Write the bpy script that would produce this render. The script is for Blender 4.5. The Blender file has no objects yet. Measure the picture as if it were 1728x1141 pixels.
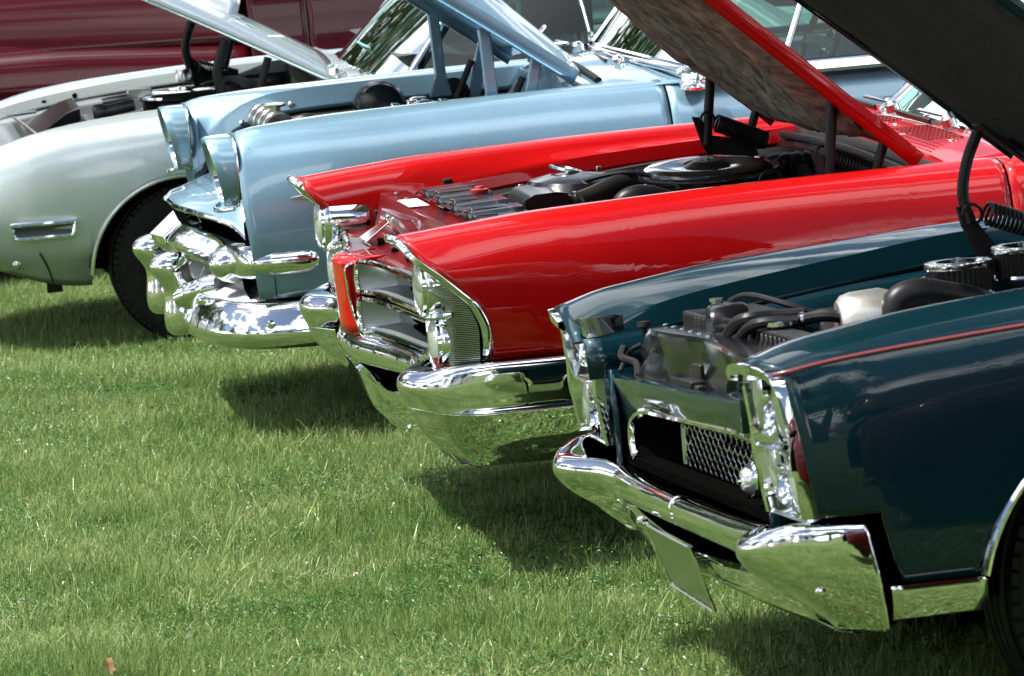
import bpy, bmesh, math, random
import numpy as np
from mathutils import Matrix, Vector
random.seed(7)
R = math.radians
S = bpy.context.scene
COL = S.collection

# ------------------------------------------------------------------ camera
cam_d = bpy.data.cameras.new('camera'); cam = bpy.data.objects.new('camera', cam_d); COL.objects.link(cam)
CAM_H, PITCH, ROLL = 1.825, .1132, -.0807
_r0 = Vector((1, 0, 0)); _f = Vector((0, math.cos(PITCH), -math.sin(PITCH))); _u0 = Vector((0, math.sin(PITCH), math.cos(PITCH)))
_r = _r0*math.cos(ROLL) + _u0*math.sin(ROLL); _u = -_r0*math.sin(ROLL) + _u0*math.cos(ROLL)
M = Matrix((_r, _u, -_f)).transposed().to_4x4(); M.translation = (0, 0, CAM_H)
cam.matrix_world = M
cam_d.sensor_width = 36; cam_d.lens = 7266/1728*36
cam_d.clip_start = .1; cam_d.clip_end = 2000
cam_d.dof.use_dof = True; cam_d.dof.focus_distance = 11.2; cam_d.dof.aperture_fstop = 13
S.camera = cam

# ------------------------------------------------------------------ sky, sun, exposure
SUN_EL, SUN_AZ = R(63), math.atan2(-1.0, -.06)       # azimuth measured from +Y towards +X
sun_dir = Vector((math.sin(SUN_AZ)*math.cos(SUN_EL), math.cos(SUN_AZ)*math.cos(SUN_EL), math.sin(SUN_EL)))
W = bpy.data.worlds.new('World'); S.world = W; W.use_nodes = True
nt = W.node_tree; nt.nodes.clear()
wo = nt.nodes.new('ShaderNodeOutputWorld'); bg = nt.nodes.new('ShaderNodeBackground')
sky = nt.nodes.new('ShaderNodeTexSky'); sky.sky_type = 'NISHITA'; sky.sun_disc = False
sky.sun_elevation = SUN_EL; sky.sun_rotation = SUN_AZ; sky.air_density = 1.0; sky.dust_density = 1.5
# broken fair-weather cloud over the whole sky
tc = nt.nodes.new('ShaderNodeTexCoord'); mp = nt.nodes.new('ShaderNodeMapping'); mp.inputs['Scale'].default_value = (1, 1, 2.2)
nz = nt.nodes.new('ShaderNodeTexNoise'); nz.inputs['Scale'].default_value = 1.9; nz.inputs['Detail'].default_value = 4; nz.inputs['Roughness'].default_value = .55
rp = nt.nodes.new('ShaderNodeValToRGB'); rp.color_ramp.elements[0].position = .50; rp.color_ramp.elements[1].position = .59
mx = nt.nodes.new('ShaderNodeMix'); mx.data_type = 'RGBA'
nt.links.new(tc.outputs['Generated'], mp.inputs[0]); nt.links.new(mp.outputs[0], nz.inputs[0]); nt.links.new(nz.outputs[0], rp.inputs[0])
nt.links.new(rp.outputs[0], mx.inputs[0]); nt.links.new(sky.outputs[0], mx.inputs[6]); mx.inputs[7].default_value = (29, 29.5, 30.2, 1)
nt.links.new(mx.outputs[2], bg.inputs[0]); bg.inputs[1].default_value = .06
nt.links.new(bg.outputs[0], wo.inputs[0])
sd = bpy.data.lights.new('sun', 'SUN'); sd.energy = 5.0; sd.angle = R(.53); sd.color = (1, .95, .87)
sun = bpy.data.objects.new('sun', sd); COL.objects.link(sun)
sun.rotation_euler = (-sun_dir).to_track_quat('-Z', 'Y').to_euler()
S.view_settings.view_transform = 'Standard'; S.view_settings.look = 'None'
S.view_settings.exposure = 0.90; S.view_settings.gamma = 1; S.view_settings.use_curve_mapping = False
S.cycles.max_bounces = 10; S.cycles.glossy_bounces = 6; S.cycles.transmission_bounces = 8; S.cycles.transparent_max_bounces = 8
S.cycles.sample_clamp_indirect = 8
S.cycles.caustics_reflective = False; S.cycles.caustics_refractive = False

# ------------------------------------------------------------------ materials
MAT = {}
def newmat(name):
    m = bpy.data.materials.new(name); m.use_nodes = True
    MAT[name] = m; return m, m.node_tree, m.node_tree.nodes['Principled BSDF']
def noise_bump(nt, b, scale, strength, dist=.01, detail=3, coat=False):
    t = nt.nodes.new('ShaderNodeTexCoord'); n = nt.nodes.new('ShaderNodeTexNoise'); n.inputs['Scale'].default_value = scale; n.inputs['Detail'].default_value = detail
    bp = nt.nodes.new('ShaderNodeBump'); bp.inputs['Strength'].default_value = strength; bp.inputs['Distance'].default_value = dist
    nt.links.new(t.outputs['Object'], n.inputs[0]); nt.links.new(n.outputs[0], bp.inputs['Height']); nt.links.new(bp.outputs[0], b.inputs['Normal'])
    if coat: nt.links.new(bp.outputs[0], b.inputs['Coat Normal'])
    return n
def vary(nt, b, c1, c2, scale, detail=4, lo=.35, hi=.65, sock='Base Color'):
    t = nt.nodes.new('ShaderNodeTexCoord'); n = nt.nodes.new('ShaderNodeTexNoise'); n.inputs['Scale'].default_value = scale; n.inputs['Detail'].default_value = detail
    r = nt.nodes.new('ShaderNodeValToRGB'); r.color_ramp.elements[0].position = lo; r.color_ramp.elements[1].position = hi
    r.color_ramp.elements[0].color = (*c1, 1); r.color_ramp.elements[1].color = (*c2, 1)
    nt.links.new(t.outputs['Object'], n.inputs[0]); nt.links.new(n.outputs[0], r.inputs[0]); nt.links.new(r.outputs[0], b.inputs[sock])
def paint(name, c, metallic=.0, rough=.4, coat=1.0):
    m, nt, b = newmat(name)
    c2 = tuple(x*.86 for x in c); vary(nt, b, c, c2, 2.5)
    b.inputs['Metallic'].default_value = metallic; b.inputs['Roughness'].default_value = rough
    b.inputs['Coat Weight'].default_value = coat; b.inputs['Coat Roughness'].default_value = .025; b.inputs['Coat IOR'].default_value = 1.5; b.inputs['Specular IOR Level'].default_value = 0.05
    noise_bump(nt, b, 3, .02, .01, 1, coat=True)
    return m
def simple(name, c, metallic=0, rough=.5, bump=None, c2=None, vs=6, coat=0, spec=.5):
    m, nt, b = newmat(name); b.inputs['Base Color'].default_value = (*c, 1); b.inputs['Metallic'].default_value = metallic; b.inputs['Roughness'].default_value = rough
    b.inputs['Coat Weight'].default_value = coat; b.inputs['Coat Roughness'].default_value = .05; b.inputs['Specular IOR Level'].default_value = spec
    if c2: vary(nt, b, c, c2, vs)
    if bump: noise_bump(nt, b, *bump)
    return m
paint('teal_paint', (.0016, .020, .029), .25, .36, .9)
paint('red_paint', (.40, .0018, .0028), 0, .42, .85)
paint('blue_paint', (.215, .365, .475), .50, .34)
paint('silver_green_paint', (.53, .615, .63), .60, .36)
paint('maroon_paint', (.040, .0006, .003), 0, .35, .45)
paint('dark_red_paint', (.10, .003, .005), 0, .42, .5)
simple('chrome', (.88, .89, .90), 1, .035, (7, .02, .010, 1))
simple('bumper_chrome', (.88, .89, .90), 1, .03, (6, .05, .012, 2))
simple('ribbed_chrome', (.45, .47, .46), 1, .22)
simple('stainless', (.62, .63, .62), 1, .2)
simple('gloss_black', (.004, .004, .005), 0, .18, (30, .10, .004, 3), (.008, .008, .009), 9, coat=0, spec=.5)
simple('satin_black', (.006, .006, .007), 0, .42, (60, .2, .002, 3), (.014, .013, .012), 14, spec=.3)
simple('recess_black', (.002, .002, .0025), 0, .6, None, None, spec=0)
simple('matt_black', (.0025, .0025, .0025), 0, .9, spec=0)
simple('lid_black', (.006, .006, .007), 0, .12, None, (.010, .010, .011), 9, coat=.6)
simple('engine_metal', (.05, .05, .05), .6, .40, (40, .3, .003, 3), (.12, .115, .11), 20)
simple('cast_metal', (.42, .41, .38), .85, .38, (60, .3, .002, 3), (.62, .6, .56), 18)
simple('rubber', (.005, .005, .005), 0, .62, (120, .25, .002, 2), (.010, .010, .009), 30, spec=.2)
simple('hose_rubber', (.008, .008, .010), 0, .42, (50, .15, .002, 2), spec=.3)
simple('seal_rubber', (.11, .10, .09), 0, .8, (80, .3, .002, 2))
simple('grille_silver', (.28, .31, .33), .7, .35, None, (.34, .37, .39), 5)
simple('splash_grey', (.62, .64, .66), .15, .32, None, (.5, .52, .54), 7, coat=.4)
simple('lid_silver', (.75, .77, .78), 1, .12)
simple('vent_red', (.15, .002, .003), 0, .5)
simple('red_plastic', (.32, .02, .02), 0, .4)
simple('white_paper', (.78, .78, .76), 0, .8)
simple('teal_paper', (.12, .42, .40), 0, .7, None, (.2, .5, .46), 30)
simple('interior_tan', (.32, .29, .25), 0, .8, (200, .2, .002, 2))
simple('interior_dark', (.03, .035, .035), 0, .8, (150, .2, .002, 2))
simple('pinstripe_red', (.15, .012, .016), 0, .35, coat=1)
simple('sign_slate', (.03, .05, .08), 0, .6, None, (.045, .065, .09), 4)
simple('sign_ink', (.004, .006, .01), 0, .8)
simple('sign_yellow', (.10, .10, .03), 0, .7)
def insulation(name, c1, c2):
    m, nt, b = newmat(name); b.inputs['Roughness'].default_value = .95
    t = nt.nodes.new('ShaderNodeTexCoord'); mpn = nt.nodes.new('ShaderNodeMapping'); mpn.inputs['Scale'].default_value = (1.2, 6, 6); mpn.inputs['Rotation'].default_value = (0, R(42), 0)
    n = nt.nodes.new('ShaderNodeTexNoise'); n.inputs['Scale'].default_value = 5; n.inputs['Detail'].default_value = 8; n.inputs['Roughness'].default_value = .65
    r = nt.nodes.new('ShaderNodeValToRGB'); r.color_ramp.elements[0].position = .36; r.color_ramp.elements[1].position = .66
    r.color_ramp.elements[0].color = (*c1, 1); r.color_ramp.elements[1].color = (*c2, 1)
    bp = nt.nodes.new('ShaderNodeBump'); bp.inputs['Strength'].default_value = .9; bp.inputs['Distance'].default_value = .012
    nt.links.new(t.outputs['Object'], mpn.inputs[0]); nt.links.new(mpn.outputs[0], n.inputs[0]); nt.links.new(n.outputs[0], r.inputs[0])
    nt.links.new(r.outputs[0], b.inputs['Base Color']); nt.links.new(n.outputs[0], bp.inputs['Height']); nt.links.new(bp.outputs[0], b.inputs['Normal'])
insulation('brown_insulation', (.055, .050, .040), (.32, .305, .265))
insulation('black_insulation', (.006, .006, .006), (.022, .020, .018))
m, nt, b = newmat('lamp_glass'); b.inputs['Base Color'].default_value = (.78, .82, .84, 1); b.inputs['Metallic'].default_value = .55; b.inputs['Transmission Weight'].default_value = .25; b.inputs['Roughness'].default_value = .10; b.inputs['IOR'].default_value = 1.45; b.inputs['Coat Weight'].default_value = .8
t = nt.nodes.new('ShaderNodeTexCoord'); wv = nt.nodes.new('ShaderNodeTexWave'); wv.wave_type = 'BANDS'; wv.bands_direction = 'Y'; wv.inputs['Scale'].default_value = 28; bp = nt.nodes.new('ShaderNodeBump'); bp.inputs['Strength'].default_value = .12; bp.inputs['Distance'].default_value = .003
nt.links.new(t.outputs['Object'], wv.inputs[0]); nt.links.new(wv.outputs[1], bp.inputs['Height']); nt.links.new(bp.outputs[0], b.inputs['Normal'])
def window(name, tint, alpha=.25):
    m, nt, b = newmat(name)
    out = nt.nodes['Material Output']; tr = nt.nodes.new('ShaderNodeBsdfTransparent'); tr.inputs[0].default_value = (*tint, 1)
    gl = nt.nodes.new('ShaderNodeBsdfGlossy'); gl.inputs['Roughness'].default_value = .01; gl.inputs['Color'].default_value = (.95, 1, 1, 1)
    fr = nt.nodes.new('ShaderNodeFresnel'); fr.inputs['IOR'].default_value = 1.5; mixn = nt.nodes.new('ShaderNodeMixShader')
    nt.links.new(fr.outputs[0], mixn.inputs[0]); nt.links.new(tr.outputs[0], mixn.inputs[1]); nt.links.new(gl.outputs[0], mixn.inputs[2]); nt.links.new(mixn.outputs[0], out.inputs[0])
window('window_glass', (.42, .62, .55)); window('clear_glass', (.85, .93, .92))

# ------------------------------------------------------------------ mesh helpers
def pchip(xk, yk, x):
    xk = np.asarray(xk, float); yk = np.asarray(yk, float); x = np.asarray(x, float)
    o = np.argsort(xk); xk = xk[o]; yk = yk[o]
    h = np.diff(xk); d = np.diff(yk, axis=0) / (h if yk.ndim == 1 else h[:, None, None] if yk.ndim == 3 else h[:, None])
    m = np.zeros_like(yk); m[0] = d[0]; m[-1] = d[-1]
    if len(xk) > 2:
        a, bb = d[:-1], d[1:]; same = (a*bb) > 0
        with np.errstate(divide='ignore', invalid='ignore'):
            hm = np.where(same, 2*a*bb/np.where(same, a+bb, 1), 0)
        m[1:-1] = hm
    x = np.clip(x, xk[0], xk[-1]); i = np.clip(np.searchsorted(xk, x)-1, 0, len(xk)-2)
    t = (x-xk[i])/h[i]; sh = (-1,)+(1,)*(yk.ndim-1); t = t.reshape(sh); H = h[i].reshape(sh)
    return (2*t**3-3*t**2+1)*yk[i]+(t**3-2*t**2+t)*H*m[i]+(-2*t**3+3*t**2)*yk[i+1]+(t**3-t**2)*H*m[i+1]
def cr(pts, per=6, closed=False):
    """Catmull-Rom through pts; a repeated point makes a corner."""
    P = [np.asarray(p, float) for p in pts]
    runs, cur = [], [P[0]]
    for a, bq in zip(P, P[1:]):
        if np.linalg.norm(bq-a) < 1e-9: runs.append(cur); cur = [bq]
        else: cur.append(bq)
    runs.append(cur)
    if closed and len(runs) == 1:
        Q = [P[-1]]+P+[P[0], P[1]]; out = []
        for k in range(1, len(Q)-2):
            out += seg(Q[k-1], Q[k], Q[k+1], Q[k+2], per)
        return out
    out = []
    for r in runs:
        if len(r) == 1: out.append(r[0]); continue
        Q = [2*r[0]-r[1]]+r+[2*r[-1]-r[-2]]
        for k in range(1, len(Q)-2): out += seg(Q[k-1], Q[k], Q[k+1], Q[k+2], per)
        out.append(r[-1])
    return out
def seg(p0, p1, p2, p3, n):
    t0 = 0; t1 = t0+max(np.linalg.norm(p1-p0), 1e-6)**.5; t2 = t1+max(np.linalg.norm(p2-p1), 1e-6)**.5; t3 = t2+max(np.linalg.norm(p3-p2), 1e-6)**.5
    o = []
    for i in range(n):
        t = t1+(t2-t1)*i/n
        A1 = (t1-t)/(t1-t0)*p0+(t-t0)/(t1-t0)*p1; A2 = (t2-t)/(t2-t1)*p1+(t-t1)/(t2-t1)*p2; A3 = (t3-t)/(t3-t2)*p2+(t-t2)/(t3-t2)*p3
        B1 = (t2-t)/(t2-t0)*A1+(t-t0)/(t2-t0)*A2; B2 = (t3-t)/(t3-t1)*A2+(t-t1)/(t3-t1)*A3
        o.append((t2-t)/(t2-t1)*B1+(t-t1)/(t2-t1)*B2)
    return o
def resample(P, n):
    P = np.asarray(P, float); d = np.r_[0, np.cumsum(np.linalg.norm(np.diff(P, axis=0), axis=1))]
    s = np.linspace(0, d[-1], n); return np.stack([np.interp(s, d, P[:, k]) for k in range(P.shape[1])], 1)

class MB:
    def __init__(s): s.v = []; s.f = []
    def grid(s, rows, cu=False, cv=False):
        b = len(s.v); nr, nc = len(rows), len(rows[0])
        for r in rows: s.v += [tuple(float(t) for t in p) for p in r]
        for i in range(nr if cu else nr-1):
            for j in range(nc if cv else nc-1):
                s.f.append((b+i*nc+j, b+((i+1) % nr)*nc+j, b+((i+1) % nr)*nc+(j+1) % nc, b+i*nc+(j+1) % nc))
        return s
    def poly(s, pts):
        b = len(s.v); s.v += [tuple(float(t) for t in p) for p in pts]; s.f.append(tuple(range(b, b+len(pts)))); return s
    def box(s, c, d, rot=None):
        b = len(s.v); M = Matrix.Identity(3) if rot is None else Matrix.Rotation(rot[1], 3, rot[0]) if isinstance(rot, tuple) else rot
        for x in (-.5, .5):
            for y in (-.5, .5):
                for z in (-.5, .5): s.v.append(tuple(M @ Vector((x*d[0], y*d[1], z*d[2])) + Vector(c)))
        s.f += [tuple(b+i for i in q) for q in ((0, 1, 3, 2), (4, 6, 7, 5), (0, 4, 5, 1), (2, 3, 7, 6), (0, 2, 6, 4), (1, 5, 7, 3))]; return s
    def tube(s, path, r, n=10, cap=True, flat=None, closed=False):
        P = [Vector([float(t) for t in p]) for p in path]; k = len(P); rr = r if hasattr(r, '__len__') else [r]*k
        rows = []; up = None
        for i in range(k):
            t = (P[(i+1) % k]-P[i-1]) if closed else (P[min(i+1, k-1)]-P[max(i-1, 0)])
            t.normalize()
            if up is None: up = Vector((0, 0, 1)) if abs(t.z) < .9 else Vector((0, 1, 0))
            a = t.cross(up)
            if a.length < 1e-6: a = t.orthogonal()
            a.normalize(); up = a.cross(t).normalized()
            fx, fy = flat or (1, 1)
            rows.append([P[i]+a*(rr[i]*fx*math.cos(2*math.pi*j/n))+up*(rr[i]*fy*math.sin(2*math.pi*j/n)) for j in range(n)])
        b = len(s.v); s.grid(rows, closed, True)
        if cap and not closed: s.f.append(tuple(b+j for j in range(n))); s.f.append(tuple(b+(k-1)*n+j for j in reversed(range(n))))
        return s
    def lathe(s, prof, c, axis=(1, 0, 0), n=32, sy=1.0):
        ax = Vector(axis).normalized(); a = ax.orthogonal().normalized()
        if abs(ax.z) < .9: a = Vector((0, 0, 1)); a = (a-ax*a.dot(ax)).normalized()
        bb = ax.cross(a); C = Vector(c)
        rows = [[C+ax*h+a*(r*math.cos(2*math.pi*j/n))+bb*(r*sy*math.sin(2*math.pi*j/n)) for j in range(n)] for r, h in prof]
        s.grid(rows, False, True); return s
    def extrude(s, poly, vec):
        b = len(s.v); n = len(poly); V = Vector(vec)
        s.v += [tuple(Vector(p)) for p in poly]+[tuple(Vector(p)+V) for p in poly]
        s.f.append(tuple(b+i for i in range(n))); s.f.append(tuple(b+n+i for i in reversed(range(n))))
        for i in range(n): s.f.append((b+i, b+n+i, b+n+(i+1) % n, b+(i+1) % n))
        return s
    def mir(s):
        m = MB(); m.v = [(x, -y, z) for x, y, z in s.v]; m.f = [tuple(reversed(f)) for f in s.f]; return m
    def xf(s, Mx):
        s.v = [tuple(Mx @ Vector(p)) for p in s.v]; return s
    def build(s, name, mat, parent=None, ang=35, bevel=0, sub=0, solid=0, off=-1, seg=2, wrinkle=None):
        me = bpy.data.meshes.new(name); me.from_pydata(s.v, [], s.f); me.update()
        bm = bmesh.new(); bm.from_mesh(me); bmesh.ops.remove_doubles(bm, verts=bm.verts, dist=1e-5)
        bmesh.ops.recalc_face_normals(bm, faces=bm.faces) if not solid else None
        bm.to_mesh(me); bm.free()
        me.materials.append(MAT[mat]); me.shade_smooth()
        if ang < 180: me.set_sharp_from_angle(angle=R(ang))
        o = bpy.data.objects.new(name, me); COL.objects.link(o); o.parent = parent
        if solid: md = o.modifiers.new('solid', 'SOLIDIFY'); md.thickness = solid; md.offset = off
        if bevel: md = o.modifiers.new('bevel', 'BEVEL'); md.width = bevel; md.segments = seg; md.limit_method = 'ANGLE'; md.angle_limit = R(30)
        if sub: md = o.modifiers.new('sub', 'SUBSURF'); md.levels = sub; md.render_levels = sub
        return o
def pair(mb, name, mat, parent, **k):
    a = mb.build(name, mat, parent, **k); b = mb.mir().build(name, mat, parent, **k); return a, b
def thing(name, label, cat, mat4, group=None):
    o = bpy.data.objects.new(name, None); COL.objects.link(o); o.matrix_world = mat4
    o['label'] = label; o['category'] = cat
    if group: o['group'] = group
    o.empty_display_size = .2
    return o
def car_root(label, X, Y, psi, rho, z0):
    cp, sp = math.cos(psi), math.sin(psi)
    fwd = Vector((-cp, -sp, 0)); left = Vector((sp*math.cos(rho), -cp*math.cos(rho), -math.sin(rho))); up = fwd.cross(left)
    m4 = Matrix((fwd, left, up)).transposed().to_4x4(); m4.translation = (X, Y, z0)
    return thing('parked_car', label, 'car', m4, 'cars parked in a row on the lawn')

def arch_bottom(base, arches):
    def f(x):
        z = base(x)
        for xc, zc, rad in arches:
            if abs(x-xc) < rad: z = max(z, zc+math.sqrt(max(rad*rad-(x-xc)**2, 0)))
        return z
    return f
def side_loft(keys, x0, x1, split, bottom, warp=None, dx=.03, per=5, nt=18, arches=()):
    """loft of cross sections (y,z) keyed on x; below control point `split` the side is cut at bottom(x)"""
    xk = [k for k, _ in keys]; sec = np.array([[list(p) for p in q] for _, q in keys], float)
    xs = list(np.arange(x0, x1, -dx))+[x1]
    for xc, zc, rad in arches:
        for a in np.linspace(0, math.pi, 25): xs.append(xc+rad*.9999*math.cos(a))
        xs += [xc-rad-1e-3, xc+rad+1e-3]
    xs = sorted({round(x, 4) for x in xs if x1-1e-6 <= x <= x0+1e-6}, reverse=True)
    S_ = pchip(xk, sec, xs); rows = []
    for x, q in zip(xs, S_):
        head = cr(q[:split+1], per); full = cr(list(q[split-1:]), 10)
        i0 = int(np.argmin([np.linalg.norm(p-q[split]) for p in full])); tail = np.array(full[i0:])
        zb = bottom(x)
        k = len(tail)-1
        while k > 1 and tail[k][1] < zb: k -= 1
        if k < len(tail)-1:
            a, b2 = tail[k], tail[k+1]; t = 0 if abs(b2[1]-a[1]) < 1e-9 else min(max((zb-a[1])/(b2[1]-a[1]), 0), 1); tail = np.vstack([tail[:k+1], a+(b2-a)*t])
        tail = resample(tail, nt)
        row = [(x, p[0], p[1]) for p in head[:-1]]+[(x, p[0], p[1]) for p in tail]
        if warp: row = [warp(*p) for p in row]
        rows.append(row)
    return MB().grid(rows)
def sweep(path, profs):
    """sweep a vertical profile round a plan path: path = [(x,y)], profs = per-point list of (out,z); rows follow the path"""
    P = np.asarray(path, float); rows = []
    for i in range(len(P)):
        t = P[min(i+1, len(P)-1)]-P[max(i-1, 0)]; t /= np.linalg.norm(t); nrm = np.array([t[1], -t[0]])
        rows.append([(P[i][0]+nrm[0]*o, P[i][1]+nrm[1]*o, z) for o, z in profs[i]])
    return MB().grid(rows)
def sweep_keys(keys, n=60, per=6):
    """keys = [((x,y), [(out,z),...])...]; path from the middle outward with +out forward/outward"""
    k = np.arange(len(keys)); u = np.linspace(0, len(keys)-1, n)
    path = np.array(cr([p for p, _ in keys], 12)); 
    d = np.r_[0, np.cumsum(np.linalg.norm(np.diff(path, axis=0), axis=1))]
    kp = np.array([p for p, _ in keys], float); kd = [d[int(np.argmin(np.linalg.norm(path-q, axis=1)))] for q in kp]
    s = np.linspace(0, d[-1], n); pp = np.stack([np.interp(s, d, path[:, j]) for j in range(2)], 1)
    prof = pchip(kd, np.array([q for _, q in keys], float), s)
    return sweep(pp, [cr(q, per) for q in prof])
def wheel(root, xc, yc, zc, rad, wid=.2, far=False, white=False):
    w = bpy.data.objects.new('wheel', None); COL.objects.link(w); w.parent = root; w.location = (xc, yc, zc); w.empty_display_size = .1
    s = -1 if far else 1
    pr = [(rad*.60, -.5*wid), (rad*.62, -.46*wid), (rad*.80, -.52*wid), (rad*.93, -.47*wid), (rad*.985, -.36*wid), (rad, -.2*wid), (rad, .2*wid), (rad*.985, .36*wid), (rad*.93, .47*wid), (rad*.80, .52*wid), (rad*.62, .46*wid), (rad*.60, .5*wid)]
    t = MB().lathe(pr, (0, 0, 0), (0, s, 0), 56)
    for g in (-.28, -.1, .1, .28):                                  # tread ribs
        t.lathe([(rad+.000, (g-.05)*wid), (rad+.006, (g-.04)*wid), (rad+.006, (g+.04)*wid), (rad, (g+.05)*wid)], (0, 0, 0), (0, s, 0), 56)
    for k in range(64):                                             # shoulder tread blocks
        a = 2*math.pi*k/64
        for sgn in (-1, 1):
            t.box((rad*.958*math.cos(a), sgn*.425*wid, rad*.958*math.sin(a)), (.016, .10*wid, .022), ('Y', -a))
    t.build('tyre', 'rubber', w)
    rim = MB().lathe([(rad*.62, .40*wid), (rad*.60, .47*wid), (rad*.56, .46*wid), (rad*.52, .30*wid), (rad*.40, .26*wid), (rad*.30, .36*wid), (rad*.14, .40*wid), (rad*.13, .48*wid), (0, .5*wid)], (0, 0, 0), (0, s, 0), 40)
    rim.build('rim', 'stainless', w)
    return w
def headlamp(root, x, y, z, r, sides=(1, -1), tilt=0):
    for s in sides:
        h = bpy.data.objects.new('headlight', None); COL.objects.link(h); h.parent = root; h.location = (x, s*y, z); h.empty_display_size = .05
        MB().lathe([(0, .017), (r*.35, .0155), (r*.7, .0105), (r*.93, .004), (r, 0), (r*.98, -.004)], (0, 0, 0), (1, 0, 0), 36).build('lens', 'lamp_glass', h, solid=.003)
        MB().lathe([(0, -.055), (r*.4, -.048), (r*.75, -.028), (r*.97, -.004)], (0, 0, 0), (1, 0, 0), 36).build('reflector', 'lid_silver', h)
        MB().lathe([(r*.97, -.012), (r*.98, .002), (r*1.02, .008), (r*1.09, .006), (r*1.11, -.004), (r*1.11, -.05)], (0, 0, 0), (1, 0, 0), 36).build('rim', 'chrome', h)
def coil(p0, p1, r, turns, wire, n=14):
    A, B = Vector(p0), Vector(p1); ax = (B-A).normalized(); a = ax.orthogonal().normalized(); b = ax.cross(a)
    N = int(turns*n); return MB().tube([A+(B-A)*(i/N)+a*(r*math.cos(2*math.pi*i/n))+b*(r*math.sin(2*math.pi*i/n)) for i in range(N+1)], wire, 6)

# ------------------------------------------------------------------ lawn
def ground_mat():
    m, nt, b = newmat('soil_and_turf'); b.inputs['Roughness'].default_value = .95
    vary(nt, b, (.030, .055, .012), (.085, .125, .030), 9, 8, .3, .7); noise_bump(nt, b, 60, .8, .02, 6)
ground_mat()
gm = MB(); nG = 40
rows = []
for i in range(nG+1):
    rows.append([(-260+520*i/nG, -260+520*j/nG, -.012) for j in range(nG+1)])
gm.grid(rows); lawn = gm.build('lawn_ground', 'soil_and_turf'); lawn['kind'] = 'structure'

def blade_mat(name, base, tip, trans):
    m, nt, b = newmat(name)
    out = nt.nodes['Material Output']
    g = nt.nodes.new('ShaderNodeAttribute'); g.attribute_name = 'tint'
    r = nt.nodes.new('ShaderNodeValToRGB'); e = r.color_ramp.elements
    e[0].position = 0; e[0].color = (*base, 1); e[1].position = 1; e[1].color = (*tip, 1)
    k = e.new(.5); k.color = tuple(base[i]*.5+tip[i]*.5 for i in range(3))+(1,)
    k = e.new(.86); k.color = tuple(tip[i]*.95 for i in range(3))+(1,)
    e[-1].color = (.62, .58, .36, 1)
    # broad patches of drier / lusher turf
    geo = nt.nodes.new('ShaderNodeNewGeometry'); n2 = nt.nodes.new('ShaderNodeTexNoise'); n2.inputs['Scale'].default_value = 1.7; n2.inputs['Detail'].default_value = 5
    rr = nt.nodes.new('ShaderNodeValToRGB'); rr.color_ramp.elements[0].position = .35; rr.color_ramp.elements[1].position = .68
    rr.color_ramp.elements[0].color = (.70, .84, .66, 1); rr.color_ramp.elements[1].color = (1.18, 1.14, 1.22, 1)
    mm = nt.nodes.new('ShaderNodeMix'); mm.data_type = 'RGBA'; mm.blend_type = 'MULTIPLY'; mm.inputs[0].default_value = 1
    nt.links.new(geo.outputs['Position'], n2.inputs[0]); nt.links.new(n2.outputs[0], rr.inputs[0])
    nt.links.new(g.outputs['Fac'], r.inputs[0]); nt.links.new(r.outputs[0], mm.inputs[6]); nt.links.new(rr.outputs[0], mm.inputs[7])
    nt.links.new(mm.outputs[2], b.inputs['Base Color']); b.inputs['Roughness'].default_value = .38; b.inputs['Specular IOR Level'].default_value = .5
    tl = nt.nodes.new('ShaderNodeBsdfTranslucent'); nt.links.new(mm.outputs[2], tl.inputs[0])
    ms = nt.nodes.new('ShaderNodeMixShader'); ms.inputs[0].default_value = trans
    nt.links.new(b.outputs[0], ms.inputs[1]); nt.links.new(tl.outputs[0], ms.inputs[2]); nt.links.new(ms.outputs[0], out.inputs[0])
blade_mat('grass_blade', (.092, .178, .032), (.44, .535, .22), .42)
blade_mat('clover_leaf', (.045, .13, .025), (.09, .20, .04), .3)

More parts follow.
